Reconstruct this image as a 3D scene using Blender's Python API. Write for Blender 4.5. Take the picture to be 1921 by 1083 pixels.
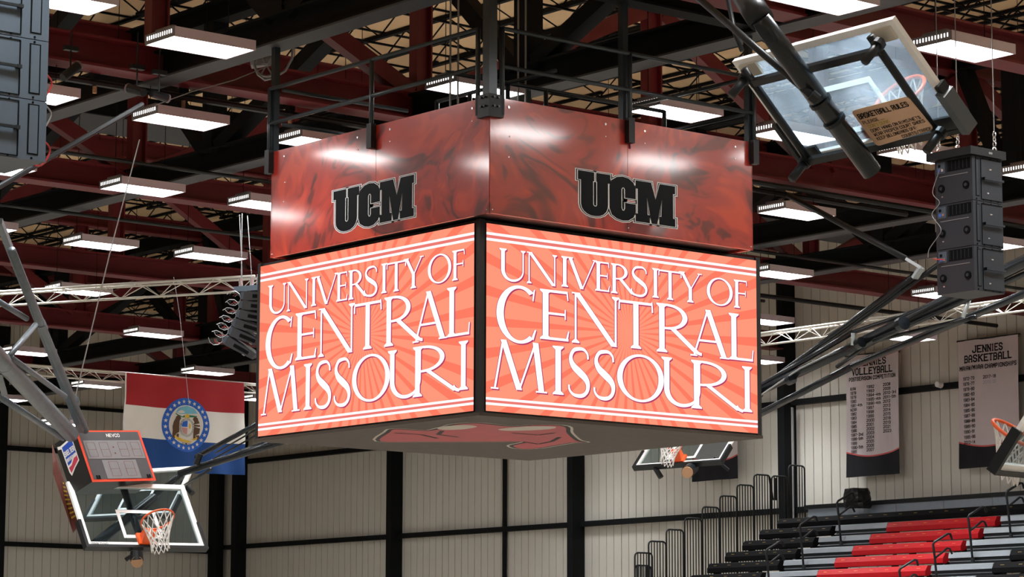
import bpy, math, random
from mathutils import Vector as V, Matrix
random.seed(7)
for _o in list(bpy.data.objects): bpy.data.objects.remove(_o)
SC = bpy.context.scene
COL = SC.collection

# ------------------------------------------------------------------ camera, world, exposure
# building axes: X runs across the hall to the side wall, Y runs along it to the end wall, Z up (floor = 0)
CAMZ = 3.0
F_PX, YAW, PITCH, ROLL = 5124.82, 0.8805619, 0.1438743, 0.0023664
FW = V((math.cos(YAW)*math.cos(PITCH), math.sin(YAW)*math.cos(PITCH), math.sin(PITCH)))
_r = V((math.sin(YAW), -math.cos(YAW), 0)); _u = _r.cross(FW)
RT = math.cos(ROLL)*_r + math.sin(ROLL)*_u
UP = -math.sin(ROLL)*_r + math.cos(ROLL)*_u
CAM = V((0, 0, CAMZ))
cd = bpy.data.cameras.new('camera'); co = bpy.data.objects.new('camera', cd); COL.objects.link(co)
cd.sensor_fit = 'HORIZONTAL'; cd.sensor_width = 36.0; cd.lens = F_PX*36.0/1921.0
cd.clip_start = 0.1; cd.clip_end = 400
M = Matrix((RT, UP, -FW)).transposed().to_4x4(); M.translation = CAM
co.matrix_world = M
SC.camera = co
W = bpy.data.worlds.new('world'); SC.world = W; W.use_nodes = True
W.node_tree.nodes['Background'].inputs[0].default_value = (0.05, 0.05, 0.055, 1)
W.node_tree.nodes['Background'].inputs[1].default_value = 0.3
SC.view_settings.view_transform = 'Standard'; SC.view_settings.look = 'None'
SC.view_settings.exposure = 0.0; SC.view_settings.gamma = 1.0; SC.view_settings.use_curve_mapping = False
LAMP_E = 18.0          # glow of the high bay diffusers
LAMP_W = 86.0          # watts of each fixture's lamp, thrown downwards
LED_E = 1.0            # what the score display gives off

# a photo pixel becomes a sight line; the place's own planes and distances decide where a thing stands on it
def sight(px, py): return FW + RT*((px-960.5)/F_PX) - UP*((py-541.5)/F_PX)
def at(px, py, ax, val):
    d = sight(px, py); i = 'XYZ'.index(ax)
    return CAM + d*((val-CAM[i])/d[i])
def at_d(px, py, dist): return CAM + sight(px, py)*dist
def at_p(px, py, o, n):
    d = sight(px, py); return CAM + d*((o-CAM).dot(n)/d.dot(n))
def proj(P):
    q = P-CAM; z = q.dot(FW); return (960.5+F_PX*q.dot(RT)/z, 541.5-F_PX*q.dot(UP)/z, z)
def in_frame(P, m=30):
    x, y, z = proj(P); return z > 0.5 and -m < x < 1921+m and -m < y < 1083+m

# ------------------------------------------------------------------ materials
MATS = {}
def mat(name, col, rough=0.5, metal=0.0, vary=0.12, scale=6.0, spec=0.5, bump=0.0, emit=0.0):
    m = bpy.data.materials.new(name); m.use_nodes = True; nt = m.node_tree; b = nt.nodes['Principled BSDF']
    tc = nt.nodes.new('ShaderNodeTexCoord'); no = nt.nodes.new('ShaderNodeTexNoise'); no.inputs['Scale'].default_value = scale; no.inputs['Detail'].default_value = 4
    mx = nt.nodes.new('ShaderNodeMix'); mx.data_type = 'RGBA'
    mx.inputs[6].default_value = tuple(c*(1-vary) for c in col)+(1,); mx.inputs[7].default_value = tuple(min(1, c*(1+vary)) for c in col)+(1,)
    nt.links.new(tc.outputs['Object'], no.inputs['Vector']); nt.links.new(no.outputs['Fac'], mx.inputs[0]); nt.links.new(mx.outputs[2], b.inputs['Base Color'])
    b.inputs['Roughness'].default_value = rough; b.inputs['Metallic'].default_value = metal; b.inputs['Specular IOR Level'].default_value = spec
    if bump:
        bp = nt.nodes.new('ShaderNodeBump'); bp.inputs['Strength'].default_value = bump; nt.links.new(no.outputs['Fac'], bp.inputs['Height']); nt.links.new(bp.outputs[0], b.inputs['Normal'])
    if emit:
        b.inputs['Emission Color'].default_value = tuple(col)+(1,); b.inputs['Emission Strength'].default_value = emit
    MATS[name] = m; return m
def glow(name, col, e):
    m = bpy.data.materials.new(name); m.use_nodes = True; nt = m.node_tree; nt.nodes.clear()
    o = nt.nodes.new('ShaderNodeOutputMaterial'); em = nt.nodes.new('ShaderNodeEmission'); em.inputs[0].default_value = tuple(col)+(1,); em.inputs[1].default_value = e
    nt.links.new(em.outputs[0], o.inputs[0]); MATS[name] = m; return m
black_steel = mat('black_steel', (0.009, 0.011, 0.013), 0.42, 0, 0.2, 9, spec=0.35)
black_paint = mat('black_paint', (0.005, 0.006, 0.007), 0.65, 0, 0.2, 5, spec=0.15)
dark_rail = mat('dark_rail', (0.032, 0.044, 0.053), 0.3, 0.3, 0.2, 12)
grey_pipe = mat('grey_pipe', (0.12, 0.145, 0.165), 0.42, 0.3, 0.35, 7, bump=0.05)
black_pipe = mat('black_pipe', (0.012, 0.016, 0.02), 0.26, 0.3, 0.3, 7)
red_steel = mat('red_steel', (0.13, 0.01, 0.015), 0.5, 0, 0.2, 4)
grey_flange = mat('grey_flange', (0.045, 0.047, 0.052), 0.6, 0, 0.15, 5)
alu = mat('aluminium', (0.62, 0.6, 0.55), 0.38, 0.6, 0.1, 8)
white_gal = mat('galvanised', (0.45, 0.52, 0.55), 0.4, 0.6, 0.15, 8)
tan_roof = mat('tan_roof_facing', (0.88, 0.62, 0.36), 0.8, 0, 0.08, 1.2)
wall_pan = mat('wall_panel', (0.64, 0.62, 0.56), 0.55, 0, 0.04, 0.7)
floor_m = mat('floor_wood', (0.4, 0.36, 0.3), 0.35, 0, 0.12, 2.5)
fix_white = mat('fixture_white', (0.6, 0.5, 0.55), 0.5, 0, 0.05, 10)
fix_end = mat('fixture_end', (0.2, 0.19, 0.2), 0.5, 0, 0.05, 10)
lamp_glow = glow('lamp_glow', (1.0, 0.985, 0.97), LAMP_E)
spk_black = mat('speaker_black', (0.014, 0.018, 0.024), 0.55, 0, 0.1, 40)
spk_grey = mat('speaker_grey', (0.055, 0.075, 0.098), 0.55, 0, 0.06, 30)
spk_dark = mat('speaker_recess', (0.003, 0.0035, 0.004), 0.7, spec=0.08)
chrome = mat('chrome', (0.7, 0.7, 0.72), 0.25, 0.9)
white_p = mat('white_paint', (0.88, 0.88, 0.87), 0.4, 0, 0.04, 8)
cream_p = mat('cream_paint', (0.6, 0.56, 0.47), 0.45, 0, 0.08, 8)
board_red = mat('box_red', (0.75, 0.07, 0.03), 0.4)
orange_rim = mat('rim_orange', (0.85, 0.12, 0.025), 0.35)
net_white = mat('net_cord', (0.85, 0.84, 0.82), 0.7)
def cord():
    m = mat('net_cord_fibre', (0.85, 0.84, 0.82), 0.7); nt = m.node_tree; b = nt.nodes['Principled BSDF']; o = nt.nodes['Material Output']
    t = nt.nodes.new('ShaderNodeBsdfTranslucent'); t.inputs[0].default_value = (0.9, 0.9, 0.88, 1); x = nt.nodes.new('ShaderNodeMixShader'); x.inputs[0].default_value = 0.45
    nt.links.new(b.outputs[0], x.inputs[1]); nt.links.new(t.outputs[0], x.inputs[2]); nt.links.new(x.outputs[0], o.inputs[0]); return m
net_white = cord()
pad_black = mat('pad_black', (0.008, 0.01, 0.012), 0.45, spec=0.3)
array_grey = mat('array_grey', (0.03, 0.033, 0.038), 0.5)
tan_sign = mat('tan_sign', (0.62, 0.4, 0.26), 0.5, 0, 0.04, 5)
ink = mat('ink_black', (0.008, 0.007, 0.007), 0.6, spec=0.15)
ink_dim = mat('ink_faded', (0.42, 0.27, 0.12), 0.5)
ink_blue = mat('ink_light_blue', (0.4, 0.45, 0.5), 0.5)
seat_red = mat('seat_red', (0.46, 0.01, 0.016), 0.42, spec=0.25)
seat_black = mat('seat_black', (0.006, 0.006, 0.007), 0.75, spec=0.12)
tread_alu = mat('tread_aluminium', (0.36, 0.4, 0.44), 0.4, 0.4, 0.12, 5)
riser_dark = mat('riser_dark', (0.016, 0.022, 0.027), 0.5, 0.2)
panel_grey = mat('panel_grey', (0.3, 0.35, 0.41), 0.5)
yellow_tag = mat('yellow_tag', (0.85, 0.6, 0.12), 0.5)
cloth_white = mat('banner_white', (0.62, 0.55, 0.57), 0.8, 0, 0.04, 3)
cloth_black = mat('banner_black', (0.014, 0.014, 0.018), 0.7, spec=0.2)
cloth_red = mat('cloth_red', (0.45, 0.02, 0.03), 0.8, 0, 0.08, 3)
cloth_blue = mat('cloth_blue', (0.01, 0.07, 0.28), 0.8, 0, 0.08, 3)
flag_white = mat('flag_white', (0.88, 0.86, 0.81), 0.8, 0, 0.04, 3)
seal_blue = mat('seal_blue', (0.02, 0.13, 0.6), 0.7)
seal_white = mat('seal_white', (0.78, 0.76, 0.7), 0.7)
bear_brown = mat('bear_brown', (0.11, 0.055, 0.025), 0.7)
seal_gold = mat('seal_gold', (0.75, 0.5, 0.04), 0.6)
seal_sky = mat('seal_sky', (0.2, 0.55, 0.7), 0.7)
seal_green = mat('seal_green', (0.03, 0.2, 0.1), 0.7)
seal_red = mat('seal_red', (0.6, 0.1, 0.1), 0.7)
wire_grey = mat('wire_grey', (0.3, 0.3, 0.3), 0.5, 0.5)
wire_red = mat('wire_red', (0.4, 0.03, 0.03), 0.5)
wire_blue = mat('wire_blue', (0.03, 0.12, 0.5), 0.5)
lens_tan = mat('lens_tan', (0.5, 0.3, 0.17), 0.4)
logo_black = mat('logo_black', (0.004, 0.005, 0.007), 0.4, spec=0.1)
logo_white = mat('logo_white', (0.85, 0.85, 0.85), 0.3)
soffit = mat('soffit_brown', (0.068, 0.054, 0.044), 0.6, 0, 0.15, 3, spec=0.15)
decal_red = mat('decal_red', (0.36, 0.004, 0.016), 0.4, 0, 0.3, 4, spec=0.15)
decal_cream = mat('decal_cream', (0.4, 0.34, 0.26), 0.3)
bag_black = mat('bag_black', (0.007, 0.007, 0.008), 0.3, spec=0.35)
box_black = mat('box_black', (0.014, 0.014, 0.015), 0.35)
face_grey = mat('display_face', (0.19, 0.195, 0.2), 0.5)
face_dark = mat('display_surround', (0.06, 0.064, 0.07), 0.5)
led_off = mat('led_off', (0.14, 0.04, 0.03), 0.5)
amber = mat('led_amber', (0.5, 0.33, 0.03), 0.5)
rust = mat('side_red', (0.1, 0.018, 0.009), 0.45, 0, 0.4, 9)
ad_blue = mat('ad_blue', (0.02, 0.08, 0.5), 0.4)
ad_red = mat('ad_red', (0.6, 0.05, 0.1), 0.4)

def led_material():
    m = bpy.data.materials.new('score_screen'); m.use_nodes = True; nt = m.node_tree; nt.nodes.clear(); N = nt.nodes.new; L = nt.links.new
    out = N('ShaderNodeOutputMaterial'); em = N('ShaderNodeEmission'); uv = N('ShaderNodeUVMap'); sp = N('ShaderNodeSeparateXYZ')
    L(uv.outputs[0], sp.inputs[0])
    def mth(op, a, b=None, c=None):
        n = N('ShaderNodeMath'); n.operation = op
        for i, q in enumerate((a, b, c)):
            if q is None: continue
            if hasattr(q, 'links'): L(q, n.inputs[i])
            else: n.inputs[i].default_value = q
        return n.outputs[0]
    u = mth('MULTIPLY', mth('SUBTRACT', sp.outputs[0], 0.505), 2.0); v = mth('SUBTRACT', sp.outputs[1], 0.5)
    ang = mth('ARCTAN2', v, u); fr = mth('FRACT', mth('MULTIPLY', ang, 38/(2*math.pi)))
    ray = mth('LESS_THAN', fr, 0.32)
    rad = mth('SQRT', mth('ADD', mth('MULTIPLY', u, u), mth('MULTIPLY', v, v)))
    core = mth('MULTIPLY', ray, mth('SMOOTH_MIN', mth('MULTIPLY', rad, 6.0), 1.0, 0.2))
    def band(a, b): return mth('MULTIPLY', mth('GREATER_THAN', sp.outputs[1], a), mth('LESS_THAN', sp.outputs[1], b))
    st = mth('MAXIMUM', mth('MAXIMUM', band(.939, .953), band(.908, .922)), mth('MAXIMUM', band(.06, .073), band(.033, .046)))
    mid = mth('MAXIMUM', band(.922, .939), band(.046, .06))
    m1 = N('ShaderNodeMix'); m1.data_type = 'RGBA'; L(core, m1.inputs[0]); m1.inputs[6].default_value = (1.0, 0.32, 0.2, 1); m1.inputs[7].default_value = (1.0, 0.205, 0.125, 1)
    m2 = N('ShaderNodeMix'); m2.data_type = 'RGBA'; L(mid, m2.inputs[0]); L(m1.outputs[2], m2.inputs[6]); m2.inputs[7].default_value = (0.85, 0.2, 0.17, 1)
    m3 = N('ShaderNodeMix'); m3.data_type = 'RGBA'; L(st, m3.inputs[0]); L(m2.outputs[2], m3.inputs[6]); m3.inputs[7].default_value = (1.3, 1.15, 1.2, 1)
    L(m3.outputs[2], em.inputs[0]); em.inputs[1].default_value = LED_E; L(em.outputs[0], out.inputs[0]); return m
led_screen = led_material()
led_white = glow('score_lettering', (1.0, 0.96, 0.98), 1.35*LED_E)
led_edge = glow('score_letter_edge', (0.45, 0.05, 0.14), LED_E)

def marble():
    m = bpy.data.materials.new('red_marbled_vinyl'); m.use_nodes = True; nt = m.node_tree; N = nt.nodes.new; L = nt.links.new; b = nt.nodes['Principled BSDF']
    tc = N('ShaderNodeTexCoord'); n1 = N('ShaderNodeTexNoise'); n1.inputs['Scale'].default_value = 0.75; n1.inputs['Detail'].default_value = 2; n1.inputs['Distortion'].default_value = 1.6
    mp = N('ShaderNodeVectorMath'); mp.operation = 'MULTIPLY_ADD'; mp.inputs[1].default_value = (3.2, 3.2, 3.2)
    L(tc.outputs['Object'], n1.inputs['Vector']); L(n1.outputs['Color'], mp.inputs[0]); L(tc.outputs['Object'], mp.inputs[2])
    n2 = N('ShaderNodeTexNoise'); n2.inputs['Scale'].default_value = 1.1; n2.inputs['Detail'].default_value = 1.5; n2.inputs['Distortion'].default_value = 0.6; L(mp.outputs[0], n2.inputs['Vector'])
    r = N('ShaderNodeValToRGB'); e = r.color_ramp.elements
    e[0].position = 0.3; e[0].color = (0.1, 0.012, 0.01, 1); e[1].position = 0.66; e[1].color = (0.62, 0.055, 0.02, 1)
    for p, c in ((0.4, (0.2, 0.018, 0.013, 1)), (0.47, (0.42, 0.03, 0.018, 1)), (0.56, (0.46, 0.033, 0.02, 1))):
        k = r.color_ramp.elements.new(p); k.color = c
    L(n2.outputs['Fac'], r.inputs[0]); L(r.outputs[0], b.inputs['Base Color']); b.inputs['Roughness'].default_value = 0.35; b.inputs['Specular IOR Level'].default_value = 0.5; b.inputs['Coat Weight'].default_value = 1.0; b.inputs['Coat IOR'].default_value = 1.75; b.inputs['Coat Roughness'].default_value = 0.1
    return m
vinyl = marble()
def glass(name, tint, haze, ior, lo=0.12, haze_col=(0.62, 0.74, 0.86)):
    m = bpy.data.materials.new(name); m.use_nodes = True; nt = m.node_tree; nt.nodes.clear(); N = nt.nodes.new; L = nt.links.new
    out = N('ShaderNodeOutputMaterial'); tr = N('ShaderNodeBsdfTransparent'); gl = N('ShaderNodeBsdfGlossy'); df = N('ShaderNodeBsdfTranslucent'); fr = N('ShaderNodeFresnel')
    tr.inputs[0].default_value = tint+(1,); gl.inputs['Roughness'].default_value = 0.06; df.inputs[0].default_value = haze_col+(1,); fr.inputs[0].default_value = ior
    a = N('ShaderNodeMixShader'); c = N('ShaderNodeMixShader'); no = N('ShaderNodeTexNoise'); tc = N('ShaderNodeTexCoord'); no.inputs['Scale'].default_value = 1.6; no.inputs['Detail'].default_value = 5
    mu = N('ShaderNodeMapRange'); mu.inputs[1].default_value = 0.38; mu.inputs[2].default_value = 0.72; mu.inputs[3].default_value = haze*lo; mu.inputs[4].default_value = haze; L(tc.outputs['Object'], no.inputs['Vector']); L(no.outputs['Fac'], mu.inputs[0])
    L(mu.outputs[0], a.inputs[0]); L(tr.outputs[0], a.inputs[1]); L(df.outputs[0], a.inputs[2])
    ge = N('ShaderNodeNewGeometry'); fm = N('ShaderNodeMath'); fm.operation = 'SUBTRACT'; fm.use_clamp = True; L(fr.outputs[0], fm.inputs[0]); L(ge.outputs['Backfacing'], fm.inputs[1]); L(fm.outputs[0], c.inputs[0]); L(a.outputs[0], c.inputs[1]); L(gl.outputs[0], c.inputs[2]); L(c.outputs[0], out.inputs[0]); return m
glass_clear = glass('backboard_glass', (0.72, 0.79, 0.81), 0.06, 1.4)
glass_far = glass('backboard_glass_far', (0.74, 0.8, 0.82), 0.05, 1.01)
glass_hazy = glass('backboard_glass_hazy', (0.78, 0.88, 0.94), 0.34, 1.4, 0.25)  # patchy bluish translucent haze mixed into the pane by noise
frosted = glass('white_line_on_glass', (0.85, 0.9, 0.86), 0.75, 1.05, 0.9, (0.9, 0.97, 0.92))

# ------------------------------------------------------------------ mesh helpers
BASE = {}
class MB:
    def __init__(s): s.v = []; s.f = []; s.uv = None
    def face(s, pts):
        i = len(s.v); s.v += [V(p) for p in pts]; s.f.append(tuple(range(i, i+len(pts)))); return s
    def hexa(s, p):            # 8 points: bottom ring then top ring
        i = len(s.v); s.v += [V(q) for q in p]
        for f in ((3,2,1,0),(4,5,6,7),(0,1,5,4),(1,2,6,5),(2,3,7,6),(3,0,4,7)): s.f.append(tuple(i+k for k in f))
        return s
    def box(s, lo, hi):
        (a,b,c),(d,e,f) = lo, hi
        return s.hexa([(a,b,c),(d,b,c),(d,e,c),(a,e,c),(a,b,f),(d,b,f),(d,e,f),(a,e,f)])
    def obox(s, o, x, y, z):   # corner + three edge vectors
        o, x, y, z = V(o), V(x), V(y), V(z)
        return s.hexa([o, o+x, o+x+y, o+y, o+z, o+x+z, o+x+y+z, o+y+z])
    def bar(s, a, b, w, h, up=V((0,0,1))):
        a, b = V(a), V(b); d = (b-a).normalized(); x = d.cross(up)
        if x.length < 1e-4: x = d.cross(V((1,0,0)))
        x.normalize(); y = x.cross(d)
        x = x*w/2; y = y*h/2
        return s.hexa([a-x-y, a+x-y, a+x+y, a-x+y, b-x-y, b+x-y, b+x+y, b-x+y])
    def ibeam(s, a, b, w, h, t=0.03, up=V((0,0,1))):
        a, b, up = V(a), V(b), V(up)
        s.bar(a+up*(h/2-t/2), b+up*(h/2-t/2), w, t, up); s.bar(a-up*(h/2-t/2), b-up*(h/2-t/2), w, t, up); s.bar(a, b, t, h-2*t, up); return s
    def cyl(s, a, b, r, n=12, r2=None, cap=True):
        a, b = V(a), V(b); d = (b-a).normalized(); x = d.orthogonal().normalized(); y = d.cross(x); r2 = r if r2 is None else r2; i = len(s.v)
        for k in range(n):
            c, q = math.cos(2*math.pi*k/n), math.sin(2*math.pi*k/n); s.v.append(a+(x*c+y*q)*r)
        for k in range(n):
            c, q = math.cos(2*math.pi*k/n), math.sin(2*math.pi*k/n); s.v.append(b+(x*c+y*q)*r2)
        for k in range(n): s.f.append((i+k, i+(k+1)%n, i+n+(k+1)%n, i+n+k))
        if cap: s.f.append(tuple(i+k for k in reversed(range(n)))); s.f.append(tuple(i+n+k for k in range(n)))
        return s
    def tube(s, pts, r, n=8, closed=False):
        pts = [V(p) for p in pts]; m = len(pts); i = len(s.v); px = None
        for k, p in enumerate(pts):
            if closed: d = pts[(k+1)%m]-pts[k-1]
            else: d = pts[min(k+1, m-1)]-pts[max(k-1, 0)]
            d.normalize()
            if px is None: px = d.orthogonal().normalized()
            px = (px - d*px.dot(d)).normalized(); y = d.cross(px)
            for j in range(n):
                a = 2*math.pi*j/n; s.v.append(p+(px*math.cos(a)+y*math.sin(a))*r)
        for k in range(m if closed else m-1):
            for j in range(n):
                s.f.append((i+k*n+j, i+k*n+(j+1)%n, i+((k+1)%m)*n+(j+1)%n, i+((k+1)%m)*n+j))
        if not closed: s.f.append(tuple(i+j for j in reversed(range(n)))); s.f.append(tuple(i+(m-1)*n+j for j in range(n)))
        return s
    def prism(s, pts, ext):    # planar outline extruded
        pts = [V(p) for p in pts]; ext = V(ext); n = len(pts); i = len(s.v)
        s.v += pts + [p+ext for p in pts]
        s.f.append(tuple(i+k for k in reversed(range(n)))); s.f.append(tuple(i+n+k for k in range(n)))
        for k in range(n): s.f.append((i+k, i+(k+1)%n, i+n+(k+1)%n, i+n+k))
        return s
    def build(s, name, m, parent=None, smooth=False, base=None):
        if parent is not None: L = BASE[parent.name]
        elif base is not None: L = V(base)
        else:
            L = V((sum(p.x for p in s.v)/len(s.v), sum(p.y for p in s.v)/len(s.v), min(p.z for p in s.v)))
        me = bpy.data.meshes.new(name); me.from_pydata([tuple(p-L) for p in s.v], [], s.f); me.update()
        if s.uv:
            ul = me.uv_layers.new(name='UVMap')
            for li, l in enumerate(me.loops): ul.data[li].uv = s.uv[l.vertex_index]
        if smooth:
            for p in me.polygons: p.use_smooth = True
        me.materials.append(m)
        o = bpy.data.objects.new(name, me); COL.objects.link(o)
        if parent is not None: o.parent = parent
        else: o.location = L
        BASE[o.name] = L
        return o
def tag(o, label=None, cat=None, group=None, kind=None):
    if label: o['label'] = label
    if cat: o['category'] = cat
    if group: o['group'] = group
    if kind: o['kind'] = kind
    return o
def thing(name, label, cat, loc, group=None):
    o = bpy.data.objects.new(name, None); COL.objects.link(o); o.location = loc; o.empty_display_size = 0.2; BASE[o.name] = V(loc)
    return tag(o, label, cat, group)
def kids(o): return [c for c in bpy.data.objects if c.parent == o]
def copy_tree(o, loc, label=None, group=None):
    c = o.copy(); COL.objects.link(c); c.location = loc
    if label: c['label'] = label
    if group: c['group'] = group
    for ch in KID[o.name]:
        d = ch.copy(); COL.objects.link(d); d.parent = c
        for g in KID.get(ch.name, []):
            e = g.copy(); COL.objects.link(e); e.parent = d
    return c
KID = {}
def struct(mb, name, m, label=None, cat=None):
    o = mb.build(name, m); o['kind'] = 'structure'
    if label: o['label'] = label; o['category'] = cat
    return o

def smooth(pts, n=5):
    P = [V(p) for p in pts]; out = []
    for i in range(len(P)-1):
        a, b, c, d = P[max(i-1, 0)], P[i], P[i+1], P[min(i+2, len(P)-1)]
        for q in range(n):
            u = q/n; out.append(.5*(2*b+(c-a)*u+(2*a-5*b+4*c-d)*u*u+(3*b-a-3*c+d)*u**3))
    return out+[P[-1]]
# ------------------------------------------------------------------ stroke lettering (block capitals)
SF = {
'A':['0,0 0,4.6 1,6 3,6 4,4.6 4,0','0,2.6 4,2.6'],'B':['0,0 0,6 3,6 4,5 4,4 3,3.1 4,2.2 4,1 3,0 0,0','0,3.1 3,3.1'],'C':['4,4.6 4,5 3,6 1,6 0,5 0,1 1,0 3,0 4,1 4,1.6'],
'D':['0,0 0,6 3,6 4,5 4,1 3,0 0,0'],'E':['4,0 0,0 0,6 4,6','0,3.1 3,3.1'],'F':['0,0 0,6 4,6','0,3.1 3,3.1'],'G':['4,4.6 4,5 3,6 1,6 0,5 0,1 1,0 3,0 4,1 4,2.8 2.3,2.8'],
'H':['0,0 0,6','4,0 4,6','0,3 4,3'],'I':['1,0 1,6'],'J':['0,1.6 0,1 1,0 3,0 4,1 4,6'],'K':['0,0 0,6','4,6 0,2.8','1.4,3.6 4,0'],'L':['0,6 0,0 4,0'],
'M':['0,0 0,6 2,2.6 4,6 4,0'],'N':['0,0 0,6 4,0 4,6'],'O':['1,0 3,0 4,1 4,5 3,6 1,6 0,5 0,1 1,0'],'P':['0,0 0,6 3,6 4,5 4,3.7 3,2.7 0,2.7'],'R':['0,0 0,6 3,6 4,5 4,3.7 3,2.8 0,2.8','2.3,2.8 4,0'],
'S':['4,4.8 4,5 3,6 1,6 0,5 0,4.1 1,3.2 3,2.8 4,1.9 4,1 3,0 1,0 0,1 0,1.2'],'T':['2,0 2,6','0,6 4,6'],'U':['0,6 0,1 1,0 3,0 4,1 4,6'],'V':['0,6 2,0 4,6'],'W':['0,6 1,0 2,3.6 3,0 4,6'],
'Y':['0,6 2,3 4,6','2,3 2,0'],'X':['0,0 4,6','0,6 4,0'],'Z':['0,6 4,6 0,0 4,0'],'-':['0.6,3 3.4,3'],'/':['0,-0.4 3,6.4'],'.':['0.4,0 0.8,0'],"'":['0.5,6 0.5,5'],
'0':['1,0 3,0 4,1 4,5 3,6 1,6 0,5 0,1 1,0'],'1':['0.6,5.2 1.6,6 1.6,0'],'2':['0,4.8 0,5 1,6 3,6 4,5 4,3.8 0,0.2 0,0 4,0'],'3':['0,5.2 1,6 3,6 4,5 4,4 3,3.1 1.4,3.1','3,3.1 4,2.2 4,1 3,0 1,0 0,0.8'],
'4':['3,0 3,6 0,2 4,2'],'5':['4,6 0,6 0,3.4 3,3.4 4,2.5 4,1 3,0 1,0 0,0.8'],'6':['4,5.2 3,6 1,6 0,5 0,1 1,0 3,0 4,1 4,2.4 3,3.3 0,3.3'],'7':['0,6 4,6 1.4,0'],
'8':['1,3.1 0,4 0,5 1,6 3,6 4,5 4,4 3,3.1 1,3.1 0,2.2 0,1 1,0 3,0 4,1 4,2.2 3,3.1'],'9':['0,0.8 1,0 3,0 4,1 4,5 3,6 1,6 0,5 0,3.6 1,2.7 4,2.7'],
't':['1,5 1,0.5 1.6,0 2.4,0','0,4 2.4,4'],'h':['0,6 0,0','0,3 1,4 2.2,4 3,3 3,0'],'n':['0,0 0,4','0,3 1,4 2.2,4 3,3 3,0'],'d':['3,6 3,0 1,0 0,1 0,3 1,4 3,4'],'r':['0,0 0,4','0,3 1,4 2.4,4']}
ADV = {'I':2,'1':2.8,'.':1.2,"'":1,'/':3,'t':2.4,'h':3,'n':3,'d':3,'r':2.4}
def text_w(s, gap=1.6): return sum(2.6 if c == ' ' else ADV.get(c, 4)+gap for c in s)-gap
def text(mb, s, f, x, y, h, w=None, th=0.9, align=0, gap=1.7, serif=False, asp=1.0):
    """block capitals: f maps (x, y) on the sheet to a point in the place; h = cap height"""
    k = h/6.0; tw = text_w(s, gap); kx = k if w is None else w/tw
    cx = x - (tw*kx*(0.5 if align == 0 else (0 if align < 0 else 1)))
    for c in s:
        if c == ' ': cx += 2.6*kx; continue
        for pl in SF.get(c, []):
            P = [tuple(float(a) for a in q.split(',')) for q in pl.split()]
            for (a, b), (c2, d) in zip(P, P[1:]):
                dx, dy = (c2-a)*kx/asp, (d-b)*k; L = math.hypot(dx, dy)
                if L < 1e-9: continue
                ux, uy = dx/L*th*k*0.42, dy/L*th*k*0.42; nx, ny = -uy*1.2*asp, ux*1.2; ux *= asp
                x0, y0, x1, y1 = cx+a*kx-ux, y+b*k-uy, cx+c2*kx+ux, y+d*k+uy
                mb.face([f(x0-nx, y0-ny), f(x1-nx, y1-ny), f(x1+nx, y1+ny), f(x0+nx, y0+ny)])
            if serif:
                for (a, b) in (P[0], P[-1]):
                    if b in (0, 6):
                        yy = y+b*k; q = 0.36*k; e_ = (0.55*th*k+0.5*k)*asp
                        mb.face([f(cx+a*kx-e_, yy-q), f(cx+a*kx+e_, yy-q), f(cx+a*kx+e_, yy+q), f(cx+a*kx-e_, yy+q)])
        cx += (ADV.get(c, 4)+gap)*kx
# ------------------------------------------------------------------ the hall
ZR, ZT, ZL = CAMZ+12.0, CAMZ+8.5, CAMZ+8.0      # roof deck, underside of the trusses, lamp height
XW, YW, XN, YN = 50.0, 75.6, -10.0, -14.0
struct(MB().box((XN-.2, YN-.2, -.3), (XW+.4, YW+.4, 0)), 'floor', floor_m)
struct(MB().box((XN-.2, YN-.2, ZR), (XW+.4, YW+.4, ZR+.25)), 'ceiling', tan_roof)
def ribbed(a, b, inward, step=0.305):
    """metal wall panel: flat pans with a narrow groove at every rib"""
    a, b, n = V(a), V(b), V(inward); d = (b-a); L = d.length; d.normalize(); P = []
    k = 0; s = 0.0
    while s < L-step:
        w = 0.045 if k % 13 == 7 else 0.022
        P += [a+d*s, a+d*(s+step-w), a+d*(s+step-w)-n*0.03, a+d*(s+step)-n*0.03, a+d*(s+step)]; s += step; k += 1
    P.append(b); m = MB(); up = V((0, 0, ZR))
    for p, q in zip(P, P[1:]): m.face([p, q, q+up, p+up])
    return m
struct(ribbed((XW, YN, 0), (XW, YW, 0), (-1, 0, 0)), 'wall_right', wall_pan)
struct(ribbed((XN, YW, 0), (XW, YW, 0), (0, -1, 0)), 'wall_back', wall_pan)
struct(MB().box((XN-.3, YN, 0), (XN, YW, ZR)), 'wall_left', wall_pan)
struct(MB().box((XN, YN-.3, 0), (XW, YN, ZR)), 'wall_front', wall_pan)
# girts: the black rails along the walls
nt_ = 0
def trim(m, mt=black_paint):
    global nt_; nt_ += 1; return struct(m, 'trim_%d' % nt_, mt)
for z in (4.4, 7.15): trim(MB().box((XW-.2, YN, CAMZ+z-.07), (XW-.002, YW-.5, CAMZ+z+.07)))
for z in (4.27, 7.25): trim(MB().box((XN, YW-.2, CAMZ+z-.07), (XW-.5, YW-.002, CAMZ+z+.07)))
trim(MB().box((XN, YW-.16, CAMZ+8.62), (XW-.5, YW-.002, CAMZ+8.72)))
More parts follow.
